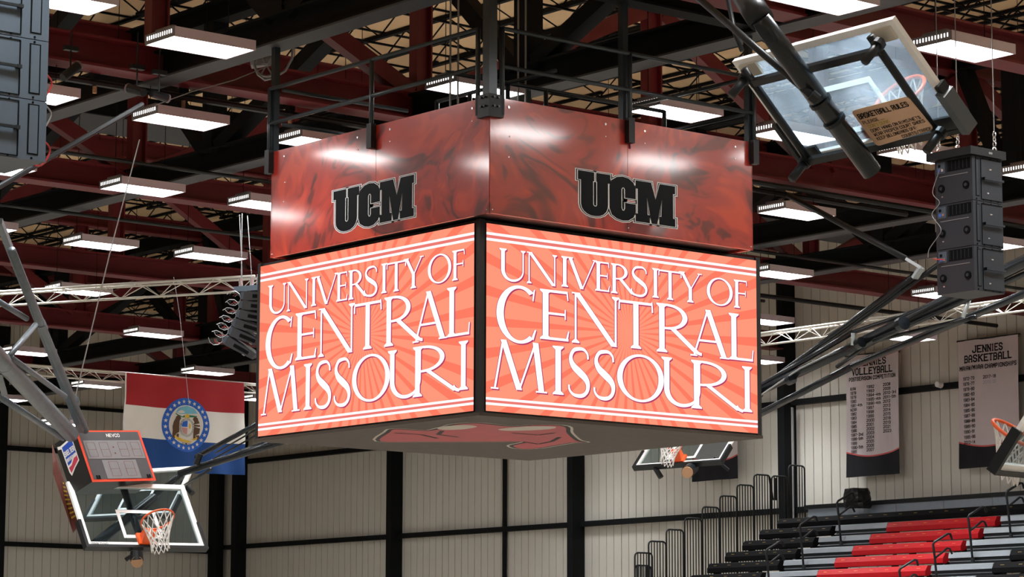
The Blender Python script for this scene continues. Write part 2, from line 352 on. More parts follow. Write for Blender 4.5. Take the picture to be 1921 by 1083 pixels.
# wall columns
def column(name, lo, hi, label, mt=black_paint):
    t = thing(name, label, 'column', ((lo[0]+hi[0])/2, (lo[1]+hi[1])/2, 0))
    m = MB(); (a, b, _), (c, d, _) = lo, hi
    m.box((a, b, 0.03), (a+.03, d, ZR-1.0)); m.box((c-.03, b, 0.03), (c, d, ZR-1.0)); m.box((a+.03, (b+d)/2-.02, 0.03), (c-.03, (b+d)/2+.02, ZR-1.0))
    m.box((a+.03, b+.004, 0.03), (c-.03, b+.03, ZR-1.0)); m.build('shaft', mt, t)
    MB().box((a-.06, b-.06, 0), (c, d+.06, 0.03)).build('base_plate', mt, t)
    return t
cols = [(74.05, 'black steel column in the corner beside the state flag'), (65.7, 'black steel wall column left of the middle of the pale wall below the scoreboard'),
        (57.35, 'black steel wall column right of the middle of the pale wall below the scoreboard'), (49.1, 'black steel wall column at the upper end of the bleachers'),
        (40.8, 'black steel wall column hidden past the right edge of the view')]
for y, lb in cols: column('wall_column', (XW-.45, y, 0), (XW-.012, y+.24, 0), lb)
column('wall_column', (49.52, YW-.5, 0), (49.8, YW-.012, 0), 'black steel column on the end wall just left of the corner column')
column('wall_column', (41.3, YW-.5, 0), (41.75, YW-.012, 0), 'black steel column on the end wall at the left edge of the view')
tag(MB().cyl((XW-.09, 60.75, 0), (XW-.09, 60.75, ZR-.6), .07, 10).build('downpipe', black_paint), 'thin black vertical pipe on the pale wall between two columns under the scoreboard', 'pipe')
tag(MB().tube([(XW-.3, 48.95, 0), (XW-.3, 48.95, CAMZ+7)], .035, 8).build('conduit', wire_grey), 'grey conduit running up beside the column by the bleachers', 'conduit')

# ------------------------------------------------------------------ roof trusses
NODE = [5.9, 10.7, 15.5, 20.3, 25.05, 29.85, 33.8, 37.7, 42.0, 46.4]
def red_truss(Y, label):
    t = thing('roof_truss', label, 'truss', (30, Y, ZT), 'red roof trusses across the hall')
    m = MB().ibeam((XN, Y, ZT+.22), (XW-.46, Y, ZT+.22), .42, .44, .035); m.build('bottom_chord', red_steel, t)
    MB().ibeam((XN, Y, ZT+2.75), (XW-.46, Y, ZT+2.75), .36, .4, .035).build('top_chord', red_steel, t)
    for k, x in enumerate(NODE):
        if x > 49: continue
        MB().ibeam((x, Y, ZT+.44), (x, Y, ZT+2.55), .2, .3, .03, V((1, 0, 0))).build('vertical', red_steel, t)
        if k % 2 == 0 and 0 < k < 9:      # bottom node with the two rising diagonals
            for q in (NODE[k-1], NODE[k+1]):
                sg = 1 if q > x else -1; MB().bar((x+.2*sg, Y, ZT+.44), (q-.2*sg, Y, ZT+2.5), .2, .26).build('diagonal', red_steel, t)
    return t
TY = [24.2, 32.55, 40.75, 49.3, 57.45, 65.8]
TL = ['dark red steel roof truss nearest overhead, above the scoreboard railing', 'dark red roof truss behind the scoreboard railing, its flange level with the hoist wheel',
      'dark red roof truss behind the second row of lamps at left', 'dark red roof truss just above the silver truss at left', 'dark red roof truss behind the hanging line array', 'farthest dark red roof truss, near the end wall']
for y, lb in zip(TY, TL): red_truss(y, lb)
def black_truss(X, label, nodes, y0=16.0):
    t = thing('roof_girder', label, 'girder', (X, 40, ZT), 'black roof girders along the hall')
    MB().ibeam((X, y0, ZT+.2), (X, YW-.6, ZT+.2), .34, .4, .035).build('bottom_chord', black_paint, t)
    MB().box((X-.19, y0, ZT-.03), (X+.19, YW-.6, ZT-.002)).build('bottom_flange', grey_flange, t)
    MB().ibeam((X, y0, ZT+2.75), (X, YW-.6, ZT+2.75), .3, .36, .03).build('top_chord', black_paint, t)
    for ya, yb, kind in nodes:
        if kind == 'v': MB().bar((X, ya, ZT+.4), (X, ya, ZT+2.57), .3, .3).build('vertical', black_paint, t)
        else: MB().bar((X, ya, ZT+.4), (X, yb, ZT+2.57), .26, .24).build('diagonal', black_paint, t)
    return t
def bays(off):
    r = []
    for k in range(len(TY)-1):
        a, b = TY[k], TY[k+1]; m = a+(b-a)*off
        r += [(m, m, 'v'), (m-.2, a+.3, 'd'), (m+.2, b-.3, 'd')]
    return r
black_truss(20.42, 'black roof girder above the left face of the scoreboard', bays(.64))
black_truss(24.9, 'black roof girder above the right corner of the scoreboard', bays(.67))
black_truss(37.3, 'black roof girder right of the scoreboard behind the loudspeaker stack', bays(.83))
black_truss(40.7, 'black roof girder lower right of the scoreboard, nearer the side wall', bays(.6))
# cross beam the mid hanger is bolted to
tag(MB().ibeam((20.62, 25.1, ZT+.3), (24.7, 25.1, ZT+.3), .3, .5, .03).build('cross_beam', black_paint), 'short black beam between two girders carrying the scoreboard hanger', 'beam')

# ------------------------------------------------------------------ bar joists under the deck
def joist_mb(part, L):
    zb, zt, m = -.52, -.01, MB()
    if part == 'top': m.bar((0, 0, zt-.03), (0, L, zt-.03), .08, .05)
    if part == 'bottom': m.bar((0, .7, zb+.03), (0, L-.7, zb+.03), .09, .05)
    if part == 'web':
        n = 12; P = [(0, .12, zt-.06)]
        for k in range(1, n): P.append((0, .12+(L-.24)*k/n, (zb+.05) if k % 2 else (zt-.06)))
        P.append((0, L-.12, zt-.06)); m.tube(P, .017, 5)
    return m
EDGE = [15.9]+TY+[YW-.5]
proto = {}
jn = 0
for b in range(len(EDGE)-1):
    y0, y1 = EDGE[b]+.2, EDGE[b+1]-.2; L = y1-y0
    for k in range(-13, 20):
        x = 28.72+1.066*k
        if x > XW-.3: continue
        if not any(in_frame(V((x, y0+L*q/8, ZR-.3)), 5) for q in range(9)): continue
        near = y1 < 50
        if b not in proto:
            t = thing('bar_joist', 'black open web bar joist under the tan roof deck', 'joist', (0, 0, 0), 'bar joists under the tan roof deck')
            if near:
                KID[t.name] = [joist_mb('top', L).build('top_chord', black_paint, t), joist_mb('bottom', L).build('bottom_chord', black_paint, t), joist_mb('web', L).build('web', black_paint, t)]
            else:
                bpy.data.objects.remove(t); m = joist_mb('top', L)
                for q in ('bottom', 'web'):
                    w_ = joist_mb(q, L); i = len(m.v); m.v += w_.v; m.f += [tuple(a+i for a in f) for f in w_.f]
                t = tag(m.build('bar_joist', black_paint, base=(0, 0, 0)), 'black open web bar joist under the tan roof deck', 'joist', 'bar joists under the tan roof deck'); KID[t.name] = []
            proto[b] = t; t.location = (x, y0, ZR)
        else: copy_tree(proto[b], (x, y0, ZR))
        jn += 1
# bridging angles across the joists
for b in range(1, len(EDGE)-1):
    for q in (.25, .5, .75):
        y = EDGE[b]+(EDGE[b+1]-EDGE[b])*q
        m = MB().bar((17, y, ZR-.55), (XW-.3, y, ZR-.55), .04, .035)
        tag(m.build('bridging_bar', black_paint), 'thin black bridging bar crossing under the joists', 'bar', 'bridging bars under the joists')
for b in range(1, len(EDGE)-1):
    for q in (.12, .37, .63, .88):
        y = EDGE[b]+(EDGE[b+1]-EDGE[b])*q
        tag(MB().bar((17, y, ZR-.02), (XW-.3, y, ZR-.02), .05, .03).build('deck_strap', black_paint), 'thin dark strap across the tan roof facing', 'strap', 'straps across the tan roof facing')
# duct and pipes running across the hall
d = thing('air_duct', 'long black air duct with grey underside hanging across the hall under the roof', 'duct', (30, 44, ZT+2.0))
MB().box((XN+1, 43.4, ZT+2.0), (49, 44.9, ZT+2.45)).build('duct_body', black_paint, d)
MB().box((XN+1, 43.42, ZT+1.985), (49, 44.88, ZT+1.999)).build('underside', grey_flange, d)
for px, py, r, lb in ((90, 395, .035, 'black pipe running across the hall below the third lamp row at left'), (90, 282, .035, 'black pipe running across the hall below the second lamp row at left'),
                      (40, 133, .05, 'black lighting pipe with clamps just under the nearest red flange'), (1420, 343, .05, 'black pipe under the red flange right of the scoreboard'), (1493, 563, .05, 'thin dark pipe across the tan wall top at right')):
    p = at(px, py, 'Z', ZT-.12)
    x1 = min(XW-.6, p.x+40) if px > 1000 or py == 282 else min(XW-.6, p.x+18)
    tag(MB().tube([(p.x-4, p.y, p.z), (x1, p.y, p.z)], r, 8).build('pipe', black_steel), lb, 'pipe')
# pipe clamps on the lighting pipe
p = at(40, 133, 'Z', ZT-.12)
for i, px in enumerate((178, 345, 545)):
    x = at(px, 150, 'Y', p.y).x
    t = thing('pipe_clamp', ('small clamp with a hanging lamp base on the lighting pipe, left of the second lamp', 'small clamp with a hanging lamp base on the lighting pipe, right of the second lamp', 'small clamp on the lighting pipe just behind the scoreboard railing')[i], 'clamp', (x, p.y, p.z))
    MB().box((x-.05, p.y-.06, p.z+.052), (x+.05, p.y+.06, p.z+.2)).build('clamp', black_paint, t)
    MB().cyl((x, p.y, p.z-.052), (x, p.y, p.z-.15), .03, 10).build('socket', lens_tan, t)

# ------------------------------------------------------------------ high bay fixtures
FLX, FLY, FLH = 1.22, .68, .13
def make_fixture():
    t = thing('high_bay_light', '', 'light fixture', (0, 0, 0), 'high bay light fixtures')
    a, b = FLX/2, FLY/2
    m = MB().box((-a, -b, .04), (a, b, FLH)); m.box((-a, -b, 0), (a, -b+.02, .04)); m.box((-a, b-.02, 0), (a, b, .04)); m.box((a-.02, -b+.02, 0), (a, b-.02, .04))
    h = m.build('housing', fix_white, t)
    e = MB().box((-a-.012, -b, 0), (-a, b, FLH)).build('end_plate', fix_end, t)
    s = MB()
    sl = glow('slot_glow', (1, .97, .93), 3.0); s = []
    for k in range(12): y = -b+.06+k*(FLY-.12)/11; s.append(MB().box((-a-.016, y-.008, .05), (-a-.0125, y+.008, .1)).build('vent_slot', sl, e))
    g = MB().box((-a+.01, -b+.021, .01), (a-.021, b-.021, .03)).build('diffuser', lamp_glow, t)
    br = MB().box((-a+.05, -.2, FLH), (-a+.11, .2, FLH+.05)).build('mount_bracket', fix_end, t)
    db = MB().box((a-.3, -.12, FLH), (a-.15, .12, FLH+.05)).build('driver_box', fix_end, t)
    w = [MB().tube([(x, 0, FLH), (x, 0, FLH+.05+3.78)], .006, 5).build('hanging_wire', black_paint, t) for x in (-a+.08, a-.2)]
    ld = bpy.data.lights.new('lamp', 'AREA'); ld.shape = 'RECTANGLE'; ld.size = FLX-.1; ld.size_y = FLY-.1; ld.energy = LAMP_W; ld.spread = math.radians(102); ld.color = (.95, .98, 1.0)
    lm = bpy.data.objects.new('lamp', ld); COL.objects.link(lm); lm.location = (0, 0, -.004); lm.parent = t; BASE[lm.name] = V((0, 0, 0))
    KID[t.name] = [h, e, g, br, db, lm]+w; KID[e.name] = s
    return t
LIGHTS = [
(377,90,'glowing high bay light right of the dark loudspeaker stack, uppermost fully seen at left'),(340,230,'glowing high bay light second from the top in the left column'),(268,358,'glowing high bay light third from the top in the left column, crossed by a cable'),
(190,462,'glowing high bay light above the silver truss at left'),(148,549,'glowing high bay light seen through the silver truss at left'),(505,388,'glowing high bay light cut off by the left edge of the red sign'),
(396,484,'glowing high bay light just above the line array'),(288,630,'glowing high bay light above the flag and left of the line array'),(182,726,'glowing high bay light cut off by the left edge of the flag'),
(390,701,'glowing high bay light just above the top right of the flag'),(112,5,'glowing high bay light at the top left, beside the loudspeaker stack'),(55,180,'glowing high bay light half hidden behind the loudspeaker stack at left'),
(-15,318,'glowing high bay light under the loudspeaker stack at the left edge'),(-40,430,'tip of a glowing high bay light at the left edge behind the steel pipes'),(53,664,'glowing high bay light behind the steel pipes at left'),
(10,751,'glowing high bay light at the left edge low behind the pipes'),(116,797,'lowest glowing high bay light, behind the pipe above the shot clock'),(497,752,'glowing high bay light touching the left side of the screen, right of the flag'),
(893,172,'glowing high bay light seen through the railing left of the front corner post'),(605,272,'glowing high bay light behind the left end of the red sign'),(1268,214,'glowing high bay light behind the right railing of the scoreboard'),
(1492,258,'glowing high bay light behind the lower left of the raised glass backboard'),(1545,5,'glowing high bay light at the top edge above the raised backboard'),(1808,97,'glowing high bay light at the upper right beside the raised backboard'),
(1728,294,'glowing high bay light under the basketball rules sign'),(1957,332,'glowing high bay light at the right edge beside the loudspeaker stack'),(1495,403,'glowing high bay light right of the red sign'),
(1463,517,'glowing high bay light at the top right corner of the screen'),(1770,557,'glowing high bay light under the loudspeaker stack at right'),(1857,461,'glowing high bay light behind the right loudspeaker stack'),
(1434,605,'glowing high bay light beside the right edge of the screen above the thin truss'),(1422,679,'glowing high bay light low beside the right edge of the screen'),(1700,636,'glowing high bay light seen between the folded pipes at right')]
fx = make_fixture()
for i, (px, py, lb) in enumerate(LIGHTS):
    p = at(px, py, 'Z', ZL)
    if px == 1700: p = at(px, py, 'X', 44.0)
    if px == 116: p = at(px, py, 'Y', 67.0)
    if i == 0: fx.location = p; fx['label'] = lb
    else:
        c_ = copy_tree(fx, p, lb)
        if px in (1700, 116):
            for ch in [o for o in COL.objects if o.parent == c_ and o.name.startswith('hanging_wire')]: ch.scale.z = (ZR-.03-p.z)/(FLH+3.83)
# the rest of the hall's fixtures outside the picture, with some added for sign glare
EXTRA = [(16.4, 33.3), (14.4, 38.4), (31.6, 15.2), (14.2, 32.4), (28.2, 19.6), (29.3, 21.0), (25.2, 20.0)]  # added lamps, each placed to mirror as a glare spot on the sign panels
for x, y in EXTRA: copy_tree(fx, (x, y, ZL), 'white high bay light fixture outside the view, added to mirror as glare in the red sign', 'high bay fixtures outside the view')
HID = []
for px, py in ((640, 400), (800, 370), (960, 340), (1120, 370), (1280, 400), (600, 520), (740, 500), (880, 520), (1040, 500), (1180, 520), (1320, 560), (620, 640), (760, 620), (900, 640), (1060, 620), (1220, 640), (700, 720), (860, 725), (1020, 720), (1180, 715)):
    p = at(px, py, 'Z', ZL)
    if p.x > 48.6 or p.y > 74 or any((p-q).length < 2.6 for q in HID): continue
    HID.append(p); copy_tree(fx, p, 'white high bay light fixture hidden behind the scoreboard', 'high bay fixtures hidden behind the scoreboard')
for r in range(13):
    y = -10.5+6.2*r
    for c in range(8):
        p = V((-6+7.2*c+(3.6 if r % 2 else 0), y, ZL))
        if p.x > 48.5 or min(math.hypot(p.x-a, p.y-b) for a, b in EXTRA) < 3 or proj(p)[2] > 0 and in_frame(p, 260): continue
        copy_tree(fx, p, 'white high bay light fixture outside the view, added to mirror as glare in the red sign', 'high bay fixtures outside the view')
# ------------------------------------------------------------------ the hanging scoreboard
X0, Y0, Z0, SH, SG, SW = 20.6003, 25.5654, 3.2693+CAMZ, 2.3018, .0945, 4.6022
XS, YS, ZB, ZTP, WX, WY = 20.3883, 25.1206, 5.6054+CAMZ, 7.0383+CAMZ, 4.4203, 4.6161
WL = SW+2*SG
sb = thing('scoreboard', 'big square red hanging scoreboard with bright orange screens in the middle of the hall', 'scoreboard', (X0+WL/2, Y0+WL/2, Z0))
# --- lettering of the screen: Roman capitals, drawn with real outlines
TH = .15
def G_stem(o, x, y0=0., y1=1., w=TH, st=True, sb_=True, sf=.075):
    o.append([(x-w/2, y0), (x+w/2, y0), (x+w/2, y1), (x-w/2, y1)])
    for yy, sgn, on in ((y0, 1, sb_), (y1, -1, st)):
        if on:
            o.append([(x-w/2-sf, yy), (x+w/2+sf, yy), (x+w/2+sf, yy+sgn*.025), (x+w/2, yy+sgn*.075), (x-w/2, yy+sgn*.075), (x-w/2-sf, yy+sgn*.025)])
def G_diag(o, xa, ya, xb, yb, w, sfa=0, sfb=0):
    o.append([(xa-w/2, ya), (xa+w/2, ya), (xb+w/2, yb), (xb-w/2, yb)])
    for x, y, s in ((xa, ya, sfa), (xb, yb, sfb)):
        if s:
            g = .03 if y < .5 else -.03; o.append([(x-w/2-s, y), (x+w/2+s, y), (x+w/2+s, y+g), (x-w/2-s, y+g)])
def G_arc(o, cx, cy, rx, ry, a0, a1, wx, wy, n=28):
    """ring section, wx thick at the sides and wy thick at top and bottom"""
    for k in range(n):
        q = []
        for a in (a0+(a1-a0)*k/n, a0+(a1-a0)*(k+1)/n):
            c, s = math.cos(math.radians(a)), math.sin(math.radians(a)); q.append(((cx+rx*c, cy+ry*s), (cx+(rx-wx)*c, cy+(ry-wy)*s)))
        o.append([q[0][0], q[1][0], q[1][1], q[0][1]])
def glyph(c, w):
    o = []; t = .05; T = TH; s = .075
    if c == 'I': G_stem(o, w/2)
    elif c == 'U':
        xl, xr = s+T/2, w-s-t/2; G_stem(o, xl, .33, 1, T, True, False); G_stem(o, xr, .33, 1, t, True, False)
        G_arc(o, (xl-T/2+xr+t/2)/2, .35, (xr+t/2-xl+T/2)/2, .37, 180, 270, T, .07, 14); G_arc(o, (xl-T/2+xr+t/2)/2, .35, (xr+t/2-xl+T/2)/2, .37, 270, 360, t, .07, 14)
    elif c == 'N':
        G_stem(o, s+t/2, 0, 1, t, False, True); G_stem(o, w-s-t/2, 0, 1, t, True, False); G_diag(o, s+T/2-.02, 1, w-s-T/2+.01, 0, T*1.05); o.append([(0, 1), (s+T, 1), (s+T, .97), (0, .975)])
    elif c == 'V': G_diag(o, s+T/2, 1, w*.5, 0, T, s*.8, 0); G_diag(o, w-s-t/2, 1, w*.5+.02, 0, t, s, 0)
    elif c in 'EF':
        G_stem(o, s+T/2)
        xr = w-.02
        o.append([(s, 1), (xr-.02, 1), (xr-.02, .95), (s, .95)]); o.append([(xr-.05, .96), (xr-.02, 1), (xr, .82), (xr-.03, .82)])
        o.append([(s, .55), (xr-.09, .55), (xr-.09, .505), (s, .505)]); o.append([(xr-.1, .63), (xr-.07, .63), (xr-.07, .43), (xr-.1, .43)])
        if c == 'E': o.append([(s, 0), (xr, 0), (xr, .05), (s, .05)]); o.append([(xr-.02, 0), (xr+.02, .2), (xr-.01, .2), (xr-.07, .03)])
    elif c == 'R':
        G_stem(o, s+T/2); bx = s+T+(w-s-T)*.1; rw = w*.68-bx
        o.append([(s, 1), (bx, 1), (bx, .955), (s, .955)]); o.append([(s, .52), (bx, .52), (bx, .475), (s, .475)])
        G_arc(o, bx, .7375, rw, .2625, -90, 90, T*.95, .05, 20)
        G_diag(o, bx+.12, .5, w-T*.75, .03, T*1.15); G_arc(o, w, .25, .3, .25, 215, 268, .1, .06, 6)
    elif c == 'T':
        G_stem(o, w/2, 0, 1, T, False, True); o.append([(0.02, 1), (w-.02, 1), (w-.02, .945), (.02, .945)])
        o.append([(0.02, 1.02), (.05, 1.02), (.045, .8), (0, .8)]); o.append([(w-.05, 1.02), (w-.02, 1.02), (w, .8), (w-.045, .8)])
    elif c == 'Y': G_stem(o, w*.5, 0, .5, T, False, True); G_diag(o, s+T/2, 1, w*.5, .46, T, s*.8, 0); G_diag(o, w-s-t/2, 1, w*.53, .46, t, s, 0)
    elif c == 'O': G_arc(o, w/2, .5, w/2, .52, 0, 360, T*1.05, .05, 56)
    elif c == 'C':
        G_arc(o, w*.56, .5, w*.56, .52, 52, 308, T*1.1, .055, 44)
        o.append([(w*.9, .76), (w*.94, .98), (w*.9, .96), (w*.87, .78)]); o.append([(w*.9, .06), (w*.97, .25), (w*.93, .25), (w*.86, .12)])
    elif c == 'A':
        G_diag(o, s+t/2, 0, w*.44, 1, t*1.1, s, 0); G_diag(o, w-s-T/2, 0, w*.44+.01, 1.02, T*1.05, s*.8, 0); o.append([(w*.24, .37), (w*.66, .37), (w*.66, .325), (w*.22, .325)])
    elif c == 'L':
        G_stem(o, s+T/2); o.append([(s, 0), (w-.02, 0), (w-.02, .05), (s, .05)]); o.append([(w-.06, .02), (w-.03, 0), (w, .24), (w-.03, .24)])
    elif c == 'M':
        G_diag(o, s+t/2, 0, w*.215, 1, t, s, 0); G_diag(o, w*.215+.01, 1, w*.5, .02, T); G_diag(o, w*.5, .02, w*.79, 1, t); G_diag(o, w*.79, 1, w-s-T/2, 0, T, 0, s)
    elif c == 'S':
        ctl = [(.86, .79), (.84, .9), (.7, .985), (.5, .995), (.29, .96), (.17, .85), (.17, .73), (.29, .61), (.52, .5), (.76, .38), (.86, .25), (.82, .11), (.66, .02), (.44, .0), (.24, .03), (.1, .12), (.08, .22)]
        sp = []
        for i in range(len(ctl)-1):
            p0, p1, p2, p3 = ctl[max(i-1, 0)], ctl[i], ctl[i+1], ctl[min(i+2, len(ctl)-1)]
            for q in range(5):
                u = q/5; sp.append(tuple(.5*(2*p1[j]+(p2[j]-p0[j])*u+(2*p0[j]-5*p1[j]+4*p2[j]-p3[j])*u*u+(3*p1[j]-p0[j]-3*p2[j]+p3[j])*u**3) for j in (0, 1)))
        sp.append(ctl[-1]); L = []; R = []
        for i, (x, y) in enumerate(sp):
            x *= w; a = sp[max(i-1, 0)]; b = sp[min(i+1, len(sp)-1)]; dx, dy = (b[0]-a[0])*w, b[1]-a[1]; l = math.hypot(dx, dy) or 1
            f = i/(len(sp)-1); wd = .025+.055*math.exp(-((f-.5)/.16)**2)+.012*math.exp(-((f-.22)/.1)**2)+.012*math.exp(-((f-.78)/.1)**2)
            L.append((x-dy/l*wd, y+dx/l*wd)); R.append((x+dy/l*wd, y-dx/l*wd))
        for i in range(len(sp)-1): o.append([R[i], R[i+1], L[i+1], L[i]])
    return o
LET = [('U',.043,.134,.705,.875),('N',.138,.245,.705,.875),('I',.255,.289,.71,.876),('V',.278,.389,.708,.876),('E',.381,.435,.71,.873),('R',.439,.530,.708,.873),('S',.510,.580,.71,.871),('I',.587,.623,.711,.876),('T',.616,.705,.709,.873),('Y',.693,.783,.709,.878),('O',.802,.904,.713,.867),('F',.908,.963,.711,.872),
('C',.034,.176,.38,.68),('E',.184,.288,.412,.683),('N',.297,.47,.41,.686),('T',.466,.596,.414,.676),('R',.608,.782,.411,.684),('A',.737,.889,.408,.672),('L',.887,.985,.41,.676),
('M',.015,.21,.12,.386),('I',.217,.280,.12,.382),('S',.280,.367,.122,.380),('S',.371,.459,.12,.379),('O',.461,.635,.124,.378),('U',.626,.784,.117,.384),('R',.739,.942,.112,.384),('I',.926,.990,.118,.378)]
def side_map(o, du, nrm, w, h):     # u along the face, v up, d out of the face
    o, du, nrm = V(o), V(du), V(nrm)
    return lambda u, v, d=0.0: o+du*(u*w)+V((0, 0, v*h))+nrm*d
SCR = {'right': side_map((X0+SG, Y0, Z0), (1, 0, 0), (0, -1, 0), SW, SH), 'left': side_map((X0, Y0+SG+SW, Z0), (0, -1, 0), (-1, 0, 0), SW, SH),
       'far': side_map((X0+SG+SW, Y0+WL, Z0), (-1, 0, 0), (0, 1, 0), SW, SH), 'back': side_map((X0+WL, Y0+SG, Z0), (0, 1, 0), (1, 0, 0), SW, SH)}
MB().box((X0+.02, Y0+.02, Z0-.02), (X0+WL-.02, Y0+WL-.02, Z0+SH+.04)).build('cabinet_body', box_black, sb)
for key, f in SCR.items():
    m = MB().face([f(0, 0, .012), f(1, 0, .012), f(1, 1, .012), f(0, 1, .012)]); m.uv = [(0, 0), (1, 0), (1, 1), (0, 1)]
    i = len(m.v); B = MB()
    B.hexa([f(0, 0, -.03), f(1, 0, -.03), f(1, 0, .01), f(0, 0, .01), f(0, 1, -.03), f(1, 1, -.03), f(1, 1, .01), f(0, 1, .01)])
    sc = m.build('display_screen', led_screen, sb)
    B.build('screen_frame', box_black, sb)
    if key in ('left', 'right'):
        le, ed = MB(), MB()
        for c, u0, u1, v0, v1 in LET:
            hh = (v1-v0)*SH; w = (u1-u0)*SW/hh
            for poly in glyph(c, w):
                P = [(u0+x*hh/SW, v0+y*hh/SH) for x, y in poly]
                le.face([f(u, v, .018) for u, v in P])
                for ox, oy in ((.004, -.007), (-.0012, 0), (.003, 0)): ed.face([f(u+ox, v+oy, .0145+(.0005 if ox > 0 else 0)) for u, v in P])
        ed.build('letter_edges', led_edge, sc); le.build('lettering', led_white, sc)
# corner posts between the screens
for x, y in ((X0, Y0), (X0+WL, Y0), (X0, Y0+WL), (X0+WL, Y0+WL)):
    sx, sy = (1 if x == X0 else -1), (1 if y == Y0 else -1)
    m = MB().box((min(x, x+sx*.09)+.004, min(y, y+sy*.09)+.004, Z0-.02), (max(x, x+sx*.09)-.004, max(y, y+sy*.09)-.004, Z0+SH+.05)); m.build('corner_post', box_black, sb)
# dark recess between screen box and sign box
MB().box((X0+.35, Y0+.35, Z0+SH+.04), (XS+WX-.3, YS+WY-.3, ZB+.05)).build('neck', box_black, sb)
MB().box((XS+.05, YS+.05, ZB+.03), (XS+WX-.05, YS+WY-.05, ZB+.08)).build('sign_floor', box_black, sb)
# underside
us = MB().box((X0-.005, Y0-.005, Z0-.06), (X0+WL+.005, Y0+WL+.005, Z0-.021)).build('underside_panel', soffit, sb)
def low(px, py): p = at(px, py, 'Z', Z0-.063); return (p.x, p.y)
# loose red abstract decal on the underside: a plain shape, cream border, black strokes
def blob(pts, grow, z):
    c = (sum(p[0] for p in pts)/len(pts), sum(p[1] for p in pts)/len(pts)); n = len(pts); sm = []
    for i in range(n):
        p0, p1, p2, p3 = pts[i-1], pts[i], pts[(i+1) % n], pts[(i+2) % n]
        for q in range(4):
            u = q/4; sm.append(tuple(.5*(2*p1[j]+(p2[j]-p0[j])*u+(2*p0[j]-5*p1[j]+4*p2[j]-p3[j])*u*u+(3*p1[j]-p0[j]-3*p2[j]+p3[j])*u**3) for j in (0, 1)))
    A = sum(a[0]*b[1]-b[0]*a[1] for a, b in zip(sm, sm[1:]+sm[:1])); sg = 1 if A > 0 else -1; out = []
    for i in range(len(sm)):
        a, b = sm[i-1], sm[(i+1) % len(sm)]; dx, dy = b[0]-a[0], b[1]-a[1]; l = math.hypot(dx, dy) or 1; out.append((sm[i][0]+sg*dy/l*grow, sm[i][1]-sg*dx/l*grow, z))
    return out
DEC = [[(728, 811), (742, 805), (800, 808), (828, 803), (855, 796), (900, 794), (960, 800), (1010, 797), (1060, 800), (1066, 812), (1082, 826), (1098, 830), (1070, 831), (1010, 841), (975, 842), (960, 836), (985, 829), (900, 829), (800, 829), (712, 828)]]
for pts in DEC:
    P = [low(*q) for q in pts]
    dc = MB().face(blob(P, .07, Z0-.063)).build('underside_decal', decal_cream, sb)
    MB().face(blob(P, .035, Z0-.0645)).build('decal_outline', ink, dc)
    MB().face(blob(P, -.02, Z0-.066)).build('decal_field', decal_red, dc)
    for q in ([(822, 801), (870, 797), (895, 800), (870, 805), (830, 806)], [(935, 805), (985, 800), (1040, 800), (1030, 805), (960, 808)]):
        MB().face(blob([low(*k) for k in q], 0, Z0-.0675)).build('decal_cream_patch', decal_cream, dc)
    st = MB()
    for q in ([(740, 812), (790, 815), (820, 822)], [(830, 808), (822, 815), (860, 820)], [(960, 812), (1010, 816), (1040, 812)], [(985, 829), (1010, 833), (1035, 828), (1050, 820)]):
        P2 = [V(low(*k)+(Z0-.068,)) for k in q]
        for a, b in zip(P2, P2[1:]):
            n = V((-(b-a).y, (b-a).x, 0)).normalized()*.03; st.face([a-n, b-n, b+n, a+n])
    st.build('decal_strokes', ink, dc)
# --- the marbled sign box
SGN = {'right': side_map((XS, YS, ZB), (1, 0, 0), (0, -1, 0), WX, ZTP-ZB), 'left': side_map((XS, YS+WY, ZB), (0, -1, 0), (-1, 0, 0), WY, ZTP-ZB),
       'far': side_map((XS+WX, YS+WY, ZB), (-1, 0, 0), (0, 1, 0), WX, ZTP-ZB), 'back': side_map((XS+WX, YS, ZB), (0, 1, 0), (1, 0, 0), WY, ZTP-ZB)}
def offs(poly, g):
    n = len(poly); A = sum(a[0]*b[1]-b[0]*a[1] for a, b in zip(poly, poly[1:]+poly[:1])); s = 1 if A > 0 else -1; out = []
    for i in range(n):
        p, c, q = V(poly[i-1]), V(poly[i]), V(poly[(i+1) % n]); d1, d2 = (c-p).normalized(), (q-c).normalized()
        n1, n2 = V((d1.y, -d1.x))*s, V((d2.y, -d2.x))*s; b = n1+n2
        b = b/max(.35, b.dot(n1)) if b.length > 1e-3 else n1
        out.append((c.x+b.x*g, c.y+b.y*g))
    return out
